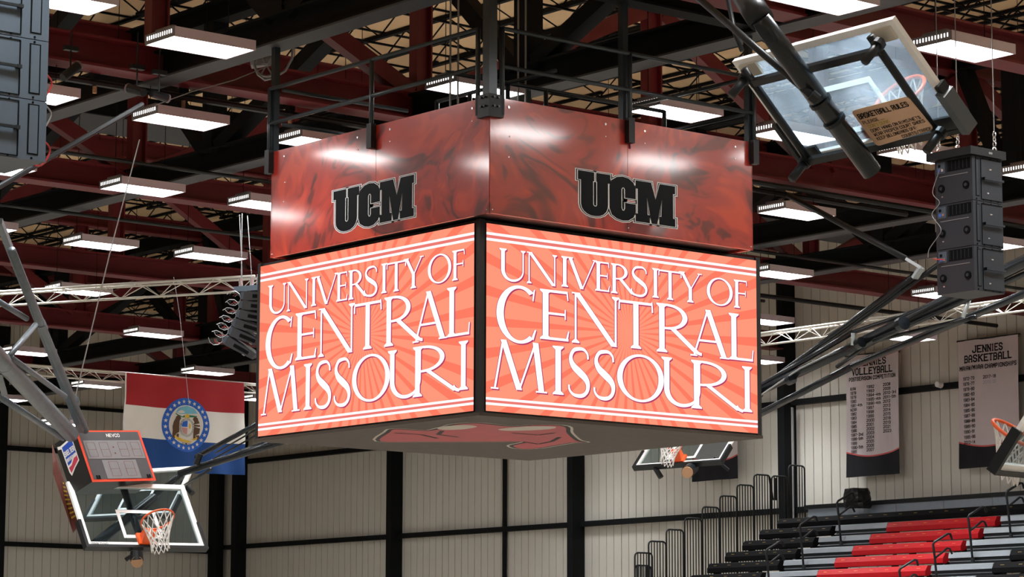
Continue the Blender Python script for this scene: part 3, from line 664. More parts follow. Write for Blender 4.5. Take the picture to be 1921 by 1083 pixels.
# slab letters U C M, metres on the panel measured from the letter block's lower left
def lettersUCM():
    U = [(.0,1.06),(.0,.86),(.055,.86),(.055,.26)]+[(.055+.21*(1-math.cos(a)), .26-.26*math.sin(a)) for a in (.35,.7,1.05,1.4)]+[(.30,.0)]+[(.30+.215*math.sin(a), .26-.26*math.cos(a)) for a in (.35,.7,1.05,1.4)]+[(.52,.30),(.52,.86),(.565,.86),(.565,1.06),(.33,1.06),(.33,.86),(.345,.86),(.345,.27),(.325,.22),(.275,.22),(.25,.27),(.25,.86),(.27,.86),(.27,1.06)]
    C = [(1.03,.57),(.855,.57),(.855,.76),(.835,.82),(.79,.82),(.765,.76),(.765,.29),(.79,.22),(.835,.22),(.855,.29),(.855,.42),(1.03,.42),(1.03,.25),(.99,.1),(.9,.01),(.8,-.01),(.7,.02),(.61,.1),(.57,.25),(.57,.8),(.61,.95),(.7,1.04),(.8,1.07),(.9,1.05),(.99,.96),(1.03,.82)]
    Mm = [(1.05,1.03),(1.05,.85),(1.09,.85),(1.09,.2),(1.05,.2),(1.05,.02),(1.29,.02),(1.29,.2),(1.25,.2),(1.25,.64),(1.345,.02),(1.43,.02),(1.53,.64),(1.53,.2),(1.49,.2),(1.49,.02),(1.77,.02),(1.77,.2),(1.73,.2),(1.73,.85),(1.77,.85),(1.77,1.03),(1.5,1.03),(1.41,.62),(1.32,1.03)]
    return U, C, Mm
for key, f in SGN.items():
    B = MB(); t_ = -.03
    for a, b in ((0, .504), (.5055, 1)):
        B.hexa([f(a, 0, t_), f(b, 0, t_), f(b, 0, .004), f(a, 0, .004), f(a, 1, t_), f(b, 1, t_), f(b, 1, .004), f(a, 1, .004)])
    pn = B.build('sign_panel', vinyl, sb)
    for u in (.0015, .9985): E = MB(); E.hexa([f(u-.0014, 0, -.01), f(u+.0014, 0, -.01), f(u+.0014, 0, .007), f(u-.0014, 0, .007), f(u-.0014, 1, -.01), f(u+.0014, 1, -.01), f(u+.0014, 1, .007), f(u-.0014, 1, .007)]); E.build('corner_trim', vinyl, pn)
    if key in ('left', 'right'):
        kx, ky = .366/1.77*(WX if key == 'right' else WY)/(WX if key == 'right' else WY), .375/1.06
        u00, v00 = (.319, .106) if key == 'right' else (.311, .106)
        lg = MB(); l1 = MB(); l2 = MB(); l3 = MB()
        for poly in lettersUCM():
            for mb, g, dd in ((lg, .06, .0055), (l1, .042, .007), (l2, .026, .0085), (l3, .012, .010)):
                mb.face([f(u00+x*kx, v00+y*ky, dd) for x, y in offs(poly, g)])
        lo = lg.build('club_logo', logo_white, pn); l1.build('logo_outline', logo_black, lo); l2.build('logo_inline', logo_white, lo); l3.build('logo_letters', logo_black, lo)
        text(tm := MB(), 'TM', lambda x, y: f(u00+.37+x/WX, v00+.005+y/1.43, .008), .02, 0, .03, th=.7); tm.build('trade_mark', logo_white, lo)
    sc_ = MB()
    for u, v in ((.065, .93), (.07, .68), (.42, .93), (.57, .93), (.93, .93), (.065, .5), (.42, .82), (.57, .82), (.93, .82), (.008, .03), (.992, .03), (.008, .97), (.992, .97), (.505, .04)):
        p = f(u, v, .004); sc_.cyl(p, p+(f(u, v, 1)-f(u, v, 0))*.012, .016 if v > .9 else .009, 8)
    sc_.build('panel_screw', chrome, pn)
MB().box((XS+.05, YS+.05, ZTP-.12), (XS+WX-.05, YS+WY-.05, ZTP-.06)).build('service_deck', box_black, sb)
# small hooks seen in the gap and the rope dangling from the right panel seam
for px in (792,):
    p = at(px, 433, 'X', X0+.2); MB().tube([p+V((0, -.05, .18)), p+V((0, -.06, .05)), p+V((0, 0, -.02)), p+V((0, .06, .05)), p+V((0, .05, .18))], .022, 8).build('hook', black_steel, sb)
p = SGN['right'](.508, .86, .012); MB().tube([p+V((0, 0, .12)), p+V((0.012, 0, 0)), p+V((.02, 0, -.16))], .012, 6).build('strap_end', mat('strap_purple', (.12, .03, .14), .6), sb)
# --- guard rail round the service deck
RH = at(904, 60, 'X', XS).z+.03; RM = at(904, 131, 'X', XS).z+.03
rl = MB()
def rail(name, pts, r=.027): return MB().tube(pts, r, 10).build(name, dark_rail, sb, True)
e = .05; ga = .2
C0, C1, C2, C3 = (XS-e, YS-e), (XS+WX+e, YS-e), (XS+WX+e, YS+WY+e), (XS-e, YS+WY+e)
for z in (RH, RM):
    rail('rail', [(XS-e, YS+.17, z), (XS-e, YS+WY, z)])
    rail('rail', [(XS+.15, YS-e, z), (XS+WX, YS-e, z)])
    rail('rail', [(XS+WX-.05, YS+e, z), (XS+WX-.05, YS+WY*.55, z)])
    rail('rail', [(XS+.1, YS+WY-.08, z), (XS+WX*.5, YS+WY-.08, z)])
    rail('rail', [(XS+1.35, YS+WY*.6, z-.28), (XS+1.35, YS+.35, z-.28)])
    rail('rail', [(XS+.35, YS+1.3, z-.28), (XS+WX-.35, YS+1.3, z-.28)])
def post(x, y, z0, z1, w=.031):
    return MB().tube([(x, y, z0), (x, y, z1)], w, 10).build('rail_post', dark_rail, sb, True)
for x, y in ((XS-e, YS+.17), (XS+.15, YS-e), (XS-e, YS+WY*.505), (XS+WX*.505, YS-e), (XS-e, YS+WY), (XS+WX, YS-e)): post(x, y, ZTP-.22, RH+.01)
for x, y in ((XS+1.35, YS+1.3), (XS+1.35, YS+WY*.45), (XS+WX*.45, YS+1.3), (XS+1.35, YS+WY*.6), (XS+WX-.35, YS+1.3)): post(x, y, ZTP-.06, RH-.27)
for x, y, ax in ((XS-e, YS+WY*.505, 0), (XS+WX*.505, YS-e, 1), (XS-e, YS+WY, 0), (XS+WX, YS-e, 1)):
    d_ = (.04, .05) if ax == 0 else (.05, .04)
    MB().box((x-d_[0], y-d_[1], ZTP-.3), (x+d_[0], y+d_[1], ZTP+.02)).build('post_bracket', black_steel, sb)
# corner hangers up to the roof girders
def hanger(x, y, w, z1):
    m = MB().box((x-w/2, y-w/2, ZTP-.25), (x+w/2, y+w/2, z1)); return m.build('hanger_post', dark_rail, sb)
hanger(XS+.0, YS+.0, .125, ZT+.02)
hanger(XS+.03, YS+WY-.01, .085, ZT-.02); hanger(XS+WX-.02, YS+.03, .085, ZT-.02); hanger(XS+WX-.1, YS+WY-.1, .12, ZT-.02); hanger(XS+WX*.5, YS+.05, .09, ZT+.05)
MB().box((XS-.072, YS-.072, ZTP-.26), (XS+.16, YS+.16, ZTP+.02)).build('corner_bracket', black_steel, sb)
bo = MB()
for z in (ZTP-.13, ZTP-.02):
    for d_ in (.0, .07): bo.cyl((XS-.075, YS+d_, z), (XS-.095, YS+d_, z), .014, 8); bo.cyl((XS+d_, YS-.075, z), (XS+d_, YS-.095, z), .014, 8)
bo.build('bracket_bolt', dark_rail, sb)
cb = MB().tube([(XS+2.75, YS+1.9, ZTP-.03)]+[(XS+2.7+.06*math.sin(k), YS+1.85+.1*k, ZTP+.02+.07*abs(math.sin(1.3*k))) for k in range(8)], .018, 6)
cb.build('yellow_cable', mat('yellow_cable', (.6, .5, .05), .5), sb)
# hoist cables above the scoreboard
for i, (x, y) in enumerate(((XS+1.2, YS+2.3), (XS+1.33, YS+2.3), (XS+2.6, YS+2.6), (XS+2.73, YS+2.6))):
    tag(MB().tube([(x, y, ZTP-.06), (x, y, ZT+2.5)], .014, 6).build('hoist_cable', wire_grey), 'thin hoist cable rising from the top of the scoreboard to the roof', 'cable', 'hoist cables above the scoreboard')
# ------------------------------------------------------------------ basketball goals
def camv(x, y, z): return (RT*x + UP*y + FW*z).normalized()
def goal(label, centre, U, Vd, back, glass_m, w=1.83, h=1.07, frame_m=None, pad_m=None, rimf=True, frame_w=.07, group='basketball goals'):
    """U runs along the top edge, Vd down the board, N out of the front (the side of the rim)"""
    frame_m = frame_m or white_p; pad_m = pad_m or pad_black
    U = U.normalized(); N = U.cross(Vd).normalized(); N = -N if (back and N.dot(FW) < 0) or (not back and N.dot(FW) > 0) else N
    Vd = (Vd-U*Vd.dot(U)).normalized()
    f = lambda a, b, n=0.0: centre+U*a+Vd*b+N*n
    t = thing('basketball_goal', label, 'basketball goal', centre, group)
    ob = lambda m, a0, a1, b0, b1, n0, n1: m.hexa([f(a0, b0, n0), f(a1, b0, n0), f(a1, b1, n0), f(a0, b1, n0), f(a0, b0, n1), f(a1, b0, n1), f(a1, b1, n1), f(a0, b1, n1)])
    W2, H2, q = w/2, h/2, frame_w
    ob(MB(), -W2+.02, W2-.02, -H2+.02, H2-.02, -.006, .006).build('glass_pane', glass_m, t)
    m = MB(); ob(m, -W2, W2, -H2, -H2+q, -.025, .02); ob(m, -W2, W2, H2-q, H2, -.025, .02); ob(m, -W2, -W2+q, -H2+q, H2-q, -.025, .02); ob(m, W2-q, W2, -H2+q, H2-q, -.025, .02); m.build('board_frame', frame_m, t)
    m = MB(); a, b0, b1, s = .305, H2-.62, H2-.15, .05
    if back:
        for p_ in ((-a, a, b0, b0+s), (-a, a, b1-s, b1), (-a, -a+s, b0+s, b1-s), (a-s, a, b0+s, b1-s)): m.face([f(p_[0], p_[2], .0075), f(p_[1], p_[2], .0075), f(p_[1], p_[3], .0075), f(p_[0], p_[3], .0075)])
    for n in (() if back else (.009,)): ob(m, -a, a, b0, b0+s, .0065, n); ob(m, -a, a, b1-s, b1, .0065, n); ob(m, -a, -a+s, b0+s, b1-s, .0065, n); ob(m, a-s, a, b0+s, b1-s, .0065, n)
    m.build('target_square', frosted if back else white_p, t)
    # black padding along the bottom and up both lower corners
    P = [(-W2-.03, H2-.42), (-W2-.03, H2+.03), (W2+.03, H2+.03), (W2+.03, H2-.42), (W2-.015, H2-.42), (W2-.015, H2-.012), (-W2+.015, H2-.012), (-W2+.015, H2-.42)]
    m = MB(); e = N*.1
    for k in ((0, 1, 6, 7), (1, 2, 5, 6), (2, 3, 4, 5)): m.prism([f(*P[i], -.055) for i in k], e)
    m.build('edge_padding', pad_m, t)
    # rim, mount and net
    rc = f(0, H2-.15, .15+.2286+.06); r = .2286; R = lambda a, rr=r: rc+U*(rr*math.cos(a))+N*(rr*math.sin(a))
    if rimf:
        MB().tube([R(2*math.pi*k/36) for k in range(36)], .0175 if back else .013, 8, True).build('rim', orange_rim, t, True)
        m = MB(); ob(m, -.13, .13, H2-.2, H2-.02, .02, .06); m.hexa([f(-.09, H2-.17, .06), f(.09, H2-.17, .06), f(.09, H2-.04, .06), f(-.09, H2-.04, .06), f(-.1, H2-.165, .22), f(.1, H2-.165, .22), f(.1, H2-.1, .22), f(-.1, H2-.1, .22)])
        m.build('rim_mount', orange_rim, t)
        # the net: cords hang by their weight from the tilted ring
        down = V((0, 0, -1)); n = 12
        axis = Vd if Vd.dot(down) > 0 else -Vd
        g = (down*.75+axis*.45).normalized(); lev = []
        for j, (rr, dd) in enumerate(((.222, .0), (.19, .1), (.16, .19), (.135, .27), (.125, .35), (.13, .42))):
            ring = []
            for k in range(2*n):
                a = math.pi*k/n; p = rc+U*(rr*math.cos(a))+N*(rr*math.sin(a)*(1 if j == 0 else .9)); ring.append(p+g*dd)
            lev.append(ring)
        for k in range(n):
            for sg in (1, -1):
                pts = [lev[j][(2*k+sg*j) % (2*n)] for j in range(6)]
                MB().tube(pts, .0075, 5).build('net_cord', net_white, t)
    BASE[t.name+'#'] = centre
    return t, f, N, U, Vd, rc
def pipe_part(name, pts, r, m, t, n=12): return MB().tube(pts, r, n).build(name, m, t, True)

# --- left goal with the shot clock
U1, V1 = camv(.7958, -.0702, .6015), camv(.3444, -.7645, -.5449)
C1 = at_d(255.6, 967.6, 37.32)
g1, f1, N1, U1, V1, rc1 = goal('raised basketball goal at lower left, with the shot clock above it', C1, U1, V1, False, glass_clear)
pj = lambda P: tuple(round(c) for c in proj(P)[:2])
m = MB(); P = [f1(-.62, .1, -.1), f1(.45, -.5, -.32)]
pipe_part('support_arm', [f1(-.75, .45, -.1), f1(.55, -.5, -.25)], .07, black_pipe, g1)
pipe_part('support_arm', [f1(.0, .53, -.08), f1(.0, -.53, -.08)], .05, black_pipe, g1)
text(tm := MB(), 'SPALDING', lambda x, y: f1(-.84+x, .5-y, .022), 0, -.018, .035, align=-1); tm.build('frame_lettering', ink, g1)
# camera-like motion sensor hanging under the board
sn = thing('spotlight', 'small black spotlight hanging under the lower left basketball board', 'spotlight', at_d(257, 1050, 36.9))
p = at_d(256, 1032, 36.9); MB().box(tuple(p+V((-.08, -.05, -.01))), tuple(p+V((.08, .05, .03)))).build('bracket', black_steel, sn)
MB().cyl(p+V((0, 0, -.03)), at_d(257, 1053, 36.85), .085, 14, .09).build('lamp_body', black_steel, sn)
MB().cyl(at_d(257, 1053, 36.85), at_d(257, 1055, 36.8), .08, 14).build('lens', lens_tan, sn)
MB().tube([at_d(250, 1042, 36.85), at_d(240, 1048, 36.85), at_d(236, 1051, 36.85)], .03, 8).build('yoke', black_steel, sn)
# shot clock box: its own upright box on the mast above the board
UX = camv(101, -7, 138.8); VX = camv(37, -94, -31.7); WX_ = UX.cross(VX).normalized(); WX_ = WX_ if WX_.dot(FW) > 0 else -WX_
k1 = 5124.8/37.0
O2 = at_d(141, 808, 37.05); LU, LV, LW = 172/k1, 106/k1, 59/k1*1.0
b = lambda u, v, n=0.0: O2+UX*(u*LU)+VX*(v*LV)+WX_*(n)
sc = thing('shot_clock', 'black shot clock box with an orange edged display above the lower left basketball goal', 'shot clock', b(.5, 1, LW/2))
MB().hexa([b(0, 0, .02), b(1, 0, .02), b(1, 1, .02), b(0, 1, .02), b(0, 0, LW), b(1, 0, LW), b(1, 1, LW), b(0, 1, LW)]).build('case', box_black, sc)
fc = MB().hexa([b(0, 0, 0), b(1, 0, 0), b(1, 1, 0), b(0, 1, 0), b(0, 0, .018), b(1, 0, .018), b(1, 1, .018), b(0, 1, .018)]).build('display_face', board_red, sc)
FQ = lambda u0, u1, v0, v1, d: MB().face([b(u0, v0, d), b(u1, v0, d), b(u1, v1, d), b(u0, v1, d)])
FQ(.035, .965, .03, .955, -.003).build('face_plate', face_dark, fc)
FQ(.06, .95, .2, .56, -.006).build('digit_window', face_grey, fc)
FQ(.25, .78, .585, .95, -.006).build('shot_window', face_grey, fc)
def seven_seg(mb, u, v, w, h):
    pts = []
    for (a0, b0, a1, b1) in ((0, 0, 1, 0), (0, .5, 1, .5), (0, 1, 1, 1), (0, 0, 0, .5), (1, 0, 1, .5), (0, .5, 0, 1), (1, .5, 1, 1)):
        for k in range(6):
            q = (k+.5)/6; x, y = u+w*(a0+(a1-a0)*q), v+h*(b0+(b1-b0)*q); s = .0045
            mb.face([b(x-s, y-s*1.6, -.008), b(x+s, y-s*1.6, -.008), b(x+s, y+s*1.6, -.008), b(x-s, y+s*1.6, -.008)])
dg = []
for u in (.09, .29, .58, .78): mb = MB(); seven_seg(mb, u, .245, .13, .27); mb.build('digit', led_off, fc)
for u in (.34, .58): mb = MB(); seven_seg(mb, u, .62, .14, .28); mb.build('digit', led_off, fc)
mb = MB()
for v in (.32, .44): mb.face([b(.485, v, -.008), b(.505, v, -.008), b(.505, v+.03, -.008), b(.485, v+.03, -.008)])
mb.build('colon', led_off, fc)
text(mb := MB(), 'NEVCO', lambda x, y: b(x, .13-y, -.007), .55, 0, .055, w=.2, th=1.3, asp=.62); mb.build('maker_name', white_p, fc)
for u in (.08, .87):
    mb = MB()
    for k in range(2): mb.face([b(u+.035*k, .88, -.007), b(u+.028+.035*k, .88, -.007), b(u+.028+.035*k, .95, -.007), b(u+.035*k, .95, -.007)])
    mb.build('speaker_grille', spk_dark, fc)
# side panel with the insurer's badge
sd = lambda n, v, d=0.0: O2-UX*d+VX*(v*LV)+WX_*(n*LW)
def side(u, v, d): return sd(1-u, v, d)
MB().face([side(.0, .0, .003), side(1, .0, .003), side(1, 1, .003), side(0, 1, .003)]).build('side_panel', box_black, sc)
bd = MB().face([side(x, y, .006) for x, y in ((.06, .08), (.2, .1), (.78, .06), (.78, .52), (.52, .6), (.28, .7), (.22, .62), (.2, .16), (.06, .14))]).build('badge', white_p, sc)
MB().face([side(x, y, .008) for x, y in ((.25, .14), (.75, .1), (.75, .36), (.6, .38), (.42, .48), (.27, .5))]).build('badge_blue', ad_blue, bd)
MB().face([side(x, y, .008) for x, y in ((.27, .54), (.42, .52), (.6, .43), (.75, .41), (.75, .5), (.52, .57), (.3, .65))]).build('badge_red', ad_red, bd)
text(mb := MB(), 'SHELTER', lambda x, y: side(x, .3+.02-y-(x-.5)*.04, .0095), .5, 0, .085, w=.46, th=1.2, asp=1.8); text(mb, 'INSURANCE', lambda x, y: side(x, .41+.02-y-(x-.5)*.04, .0095), .5, 0, .06, w=.44, th=1.0, asp=1.8); mb.build('badge_lettering', white_p, bd)
# second display on the left, seen edge on
q2 = [at_d(97.5, 835, 37.6), at_d(120, 902, 37.5), at_d(149, 985, 37.2), at_d(137, 1000, 37.1), at_d(100, 890, 37.4)]
s2 = thing('side_display', 'red sided timer display seen edge on below the shot clock box', 'display', q2[3])
MB().prism([q2[0], q2[1], q2[2], q2[3], q2[4]], FW*.04).build('case', rust, s2)
mb = MB()
for k in range(9):
    a0 = q2[4].lerp(q2[3], .1+.085*k); a1 = q2[1].lerp(q2[2], .1+.085*k)
    for j in range(5):
        c = a0.lerp(a1, .35+.1*j)-WX_*.012; mb.face([c-UX*.012-VX*.012, c+UX*.012-VX*.012, c+UX*.012+VX*.012, c-UX*.012+VX*.012])
mb.build('lamp_dots', amber, s2)
# masts and braces of the left goal, folding down from upper left
ms = thing('goal_mast', 'grey steel folding mast and braces reaching down to the shot clock at left', 'mast', at_d(70, 740, 33))
A = lambda x, y, d: at_d(x, y, d)
pipe_part('main_mast', [A(-60, 612, 28.8), A(15, 690, 31.8), A(133, 815, 36.6)], .105, grey_pipe, ms, 18)
MB().cyl(A(6, 681, 31.45), A(12, 687, 31.7), .114, 18).build('mast_collar', grey_pipe, ms)
MB().bar(A(-2, 415, 31.2), A(152, 808, 36.9), .075, .075).build('square_brace', grey_pipe, ms)
pipe_part('round_brace', [A(22, 470, 31.6), A(78, 610, 33.6), A(160, 808, 37.1)], .05, grey_pipe, ms)
MB().cyl(A(76, 606, 33.55), A(81, 617, 33.75), .064, 12).build('brace_collar', grey_pipe, ms)
MB().cyl(A(139, 750, 36.1), A(142, 757, 36.3), .064, 12).build('brace_collar', grey_pipe, ms)
pipe_part('tie_rod', [A(-5, 742, 33.0), A(118, 822, 36.6)], .042, grey_pipe, ms)
pipe_part('tie_rod', [A(22, 672, 31.4), A(122, 744, 35.3)], .036, grey_pipe, ms)
pipe_part('tie_rod', [A(-4, 565, 32.5), A(50, 598, 33.3)], .036, grey_pipe, ms)
pipe_part('tie_rod', [A(18, 668, 31.4), A(66, 610, 33.2)], .036, grey_pipe, ms)
MB().bar(A(-2, 702, 31.6), A(9, 742, 32.2), .07, .02).build('strap_plate', grey_pipe, ms)
tag(MB().tube([A(262, 262, 36.5), A(205, 480, 36.6), A(127, 806, 36.7)], .009, 5).build('lift_cable', wire_grey), 'thin steel lift cable crossing the lamps down to the lower left goal mast', 'cable')
tag(MB().tube([A(326, 520, 51.8), A(337, 590, 52), A(355, 762, 52.2)], .005, 5).build('lift_cable', wire_grey), 'thin cable hanging in front of the state flag', 'cable')

# --- goal behind the left one, only its upper right corner clear
k5 = 5124.8/47.0
U5, V5 = camv(-.86, -.08, .5), camv(-.42, -.72, -.55)
C5 = at_d(262, 925, 47)
g5, f5, N5, U5, V5, rc5 = goal('second basketball goal half hidden behind the lower left one, white corner showing', C5, U5, V5, False, glass_far, rimf=False)
ms5 = thing('goal_mast', 'black folding mast pipes between the white framed corner board and the screen', 'mast', at_d(420, 850, 46))
for (x0, y0, x1, y1, r) in ((337, 889, 545, 823, .062), (368, 858, 500, 786, .042), (345, 912, 396, 880, .025), (385, 872, 540, 815, .03), (400, 862, 500, 806, .014), (405, 850, 500, 795, .014)):
    pipe_part('mast_pipe', [A(x0, y0, 46.6), A(x1, y1, 45.4)], r, black_pipe, ms5)
MB().cyl(A(368, 872, 46.3), A(376, 852, 46.3), .055, 10).build('pivot', black_steel, ms5)
MB().cyl(A(343, 905, 46.8), A(361, 926, 46.6), .05, 10).build('clamp', black_steel, ms5)

pipe_part('support_arm', [f5(-.3, 0, -.06), at_d(340, 890, 46.58)], .05, black_pipe, g5)
# --- big raised goal at upper right, seen from behind and below
U2, V2 = camv(.6012, .1109, -.7914), camv(.5778, -.7444, .3346)
C2 = at_d(1590, 172, 21.64)
g2, f2, N2, U2, V2, rc2 = goal('large raised basketball goal seen from behind at upper right', C2, U2, V2, True, glass_hazy, frame_w=.06)
bk = -.13
for a in (-.72, .72): pipe_part('side_tube', [f2(a, -.5, bk), f2(a, .5, bk)], .033, black_steel, g2)
for b_ in (-.36, .47):
    MB().hexa([f2(-.74, b_-.03, bk-.03), f2(.74, b_-.03, bk-.03), f2(.74, b_+.03, bk-.03), f2(-.74, b_+.03, bk-.03), f2(-.74, b_-.03, bk+.02), f2(.74, b_-.03, bk+.02), f2(.74, b_+.03, bk+.02), f2(-.74, b_+.03, bk+.02)]).build('cross_tube', black_steel, g2)
for a in (-.76, .76):
    for b_ in (-.42, .47):
        pipe_part('corner_stub', [f2(a, b_, -.1), f2(a, b_, -.36)], .036, black_steel, g2)
        MB().cyl(f2(a, b_, -.12), f2(a, b_, -.17), .055, 12).build('stub_clamp', black_steel, g2)
        MB().hexa([f2(a-.1, b_-.07, -.05), f2(a+.1, b_-.07, -.05), f2(a+.1, b_+.05, -.05), f2(a-.1, b_+.05, -.05), f2(a-.1, b_-.07, -.026), f2(a+.1, b_-.07, -.026), f2(a+.1, b_+.05, -.026), f2(a-.1, b_+.05, -.026)]).build('corner_plate', cream_p if b_ < 0 else black_steel, g2)
MB().prism([f2(.9, .16, -.09), f2(.9, .56, -.09), f2(.965, .57, -.09), f2(.97, .2, -.09)], N2*.14).build('corner_pad', mat('pad_grey', (.07, .085, .095), .5), g2)
mast2 = thing('goal_mast', 'thick black mast pipe running down behind the raised backboard at upper right', 'mast', f2(0, .3, -.27))
pe = f2(0.02, .6, -.29); pm = at_p(1482, 112, f2(0, 0, -.32), N2); pt = pm+(pm-pe).normalized()*.42
pipe_part('mast_tube', [pe, pm, pt], .082, black_pipe, mast2, 20)
dr = (at_d(1390, -20, proj(pt)[2]+.55)-pt)
pipe_part('mast_sleeve', [pt-(pt-pm)*.02, pt+dr*.35, pt+dr*((ZT+.1-pt.z)/dr.z)], .105, black_steel, mast2, 16)
for q in (.33, .5): c = pe.lerp(pm, q+.12); d_ = (pm-pe).normalized(); MB().cyl(c, c+d_*.03, .095, 18).build('mast_collar', black_steel, mast2)
pipe_part('diagonal_brace', [at_d(1300, -12, 22.2), at_p(1527, 183, f2(0, 0, -.42), N2)], .03, black_steel, mast2)
MB().cyl(at_p(1521, 178, f2(0, 0, -.42), N2), at_p(1533, 188, f2(0, 0, -.42), N2), .05, 10).build('brace_end', black_steel, mast2)
pipe_part('long_strut', [at_d(1365, -5, 22.6), at_d(1378, 60, 22.5), at_d(1392, 95, 22.4)], .02, black_steel, mast2)
# the rules sign
sp = [at_p(x, y, f2(0, 0, -.17), N2) for x, y in ((1596, 209), (1702, 181), (1752, 243), (1645, 275))]
rs = thing('rules_sign', 'tan basketball rules sign fixed to the back of the raised backboard', 'sign', sp[3])
SB = lambda x, y, d=0.0: (sp[0].lerp(sp[1], x)).lerp(sp[3].lerp(sp[2], x), 1-y)-N2*d
rr = .06; ol = []
for cx, cy, a0 in ((rr, rr*1.4, 180), (1-rr, rr*1.4, 270), (1-rr, 1-rr*1.4, 0), (rr, 1-rr*1.4, 90)):
    for k in range(4): a = math.radians(a0+30*k); ol.append((cx+rr*math.cos(a), cy+rr*1.4*math.sin(a)))
MB().prism([SB(x, y) for x, y in ol], N2*.008).build('plate', tan_sign, rs)
mb = MB(); text(mb, 'BASKETBALL RULES', lambda x, y: SB(x, y, .003), .49, .76, .12, w=.86, th=1.15, gap=1.9, asp=.73); mb.build('heading', ink, rs)
mb = MB()
for s, x, y, w in (('PLEASE ...', .06, .61, .36), ('DONT HANG ON RIMS/NETS', .09, .37, .86), ("WEAR PROPER COURT SHOES", .09, .255, .88), ('KEEP BELONGINGS OFF', .09, .14, .68), ('COURTS/TRACK', .48, .02, .5)):
    text(mb, s, lambda x_, y_: SB(x_, y_, .003), x, y, .075, w=w, th=.95, align=-1, gap=2.0, asp=.73)
mb.build('rules_lettering', ink, rs)
MB().face([SB(.08, .475, .0025), SB(.48, .475, .0025), SB(.48, .585, .0025), SB(.08, .585, .0025)]).build('tape_strip', mat('tape_yellow', (.6, .42, .17), .5), rs)
mb = MB(); text(mb, "DON'T DUNK", lambda x, y: SB(x, y, .004), .1, .49, .075, w=.36, th=.9, align=-1, asp=.73); mb.build('faded_lettering', ink_dim, rs)

# --- goal below the right end of the scoreboard
U3, V3 = camv(.79, .097, -.603), camv(-.428, -.611, -.664)
k3 = 5124.8/48.0
C3 = at_d(1271, 872, 48)+(-V3)*.535
g3, f3, N3, U3, V3, rc3 = goal('raised basketball goal under the right end of the scoreboard', C3, U3, V3, False, glass_clear)
sn3 = thing('spotlight', 'small spotlight with tan lens under the board below the scoreboard', 'spotlight', at_d(1292, 884, 47.8))
MB().cyl(at_d(1300, 877, 47.9), at_d(1290, 886, 47.6), .11, 14).build('lamp_body', black_steel, sn3)
MB().cyl(at_d(1290, 886, 47.6), at_d(1289, 887, 47.56), .1, 14).build('lens', lens_tan, sn3)
MB().bar(at_d(1300, 874, 48.0), at_d(1288, 877, 48.0), .05, .03).build('bracket', black_steel, sn3)
pipe_part('clamp_stub', [at_d(1229, 878, 48.3), at_d(1240, 896, 48.2)], .05, black_steel, g3)
MB().bar(at_d(1340, 860, 48.4), at_d(1366, 882, 48.3), .12, .05).build('arm_plate', black_steel, g3)
# its folded mast, running up to the right
ms3 = thing('goal_mast', 'bundle of long black folding mast pipes crossing from the screen edge up to the right', 'mast', at_d(1600, 650, 43))
for nm, x0, y0, d0, x1, y1, d1, r in (('main_mast', 1405, 742, 47.5, 1625, 640, 44.6, .082), ('main_mast', 1622, 642, 44.6, 1940, 482, 41.0, .105), ('upper_brace', 1405, 746, 47.6, 1722, 512, 43.6, .052), ('upper_brace', 1535, 659, 46.2, 1760, 497, 43.4, .042),
                                       ('lower_brace', 1400, 790, 47.8, 1600, 687, 45.4, .06), ('lower_brace', 1600, 687, 45.4, 1960, 535, 41.6, .06), ('inner_brace', 1420, 728, 47.2, 1600, 624, 45.0, .045),
                                       ('inner_brace', 1600, 624, 45.0, 1790, 560, 42.8, .04), ('inner_brace', 1570, 688, 45.6, 1640, 640, 44.6, .035), ('inner_brace', 1640, 640, 44.4, 1830, 595, 42.4, .035), ('side_rail', 1640, 640, 44.2, 1935, 508, 41.2, .04)):
    pipe_part(nm, [A(x0, y0, d0), A(x1, y1, d1)]+([A(x0, y0, d0).lerp(A(x1, y1, d1), 1.55)] if x1 > 1921 else []), r, black_pipe, ms3)
for x0, y0, x1, y1, d0 in ((1600, 648, 1601, 625, 44.8), (1806, 596, 1818, 563, 42.4)): pipe_part('white_link', [A(x0, y0, d0), A(x1, y1, d0)], .035, white_gal, ms3)
MB().bar(A(1700, 486, 43.6), A(1728, 503, 43.5), .11, .05).build('elbow_plate', white_gal, ms3); MB().bar(A(1728, 503, 43.5), A(1716, 522, 43.6), .12, .05).build('elbow_plate', white_gal, ms3)
pipe_part('roof_strut', [A(1478, 366, 45.2), A(1700, 486, 43.7)], .05, black_steel, ms3)
for x, y in ((1613, 644), (1692, 608), (1483, 712), (1420, 740)): MB().cyl(A(x-4, y+2, 44.5+(1613-x)*.014), A(x+4, y-2, 44.4+(1613-x)*.014), .09 if x < 1622 else .114, 16).build('mast_collar', black_pipe, ms3)
MB().tube([A(1405, 757, 47), A(1500, 692, 46), A(1687, 603, 43.9)], .014, 6).build('lift_cable', wire_grey, ms3)
tag(MB().bar(A(1537, 651, 46), A(1541, 663, 46), .06, .05).build('red_tag', wire_red), 'small red tag hanging from the folded mast pipes', 'tag')

# --- goal cut by the right edge of the view
U4, V4 = camv(.62, -.1, .78), camv(-.43, -.86, .3)
C4 = at_d(1862, 886, 24)-V4*.565+U4*.93
g4, f4, N4, U4, V4, rc4 = goal('basketball goal cut off by the right edge, black padded corner', C4, U4, V4, True, glass_clear)
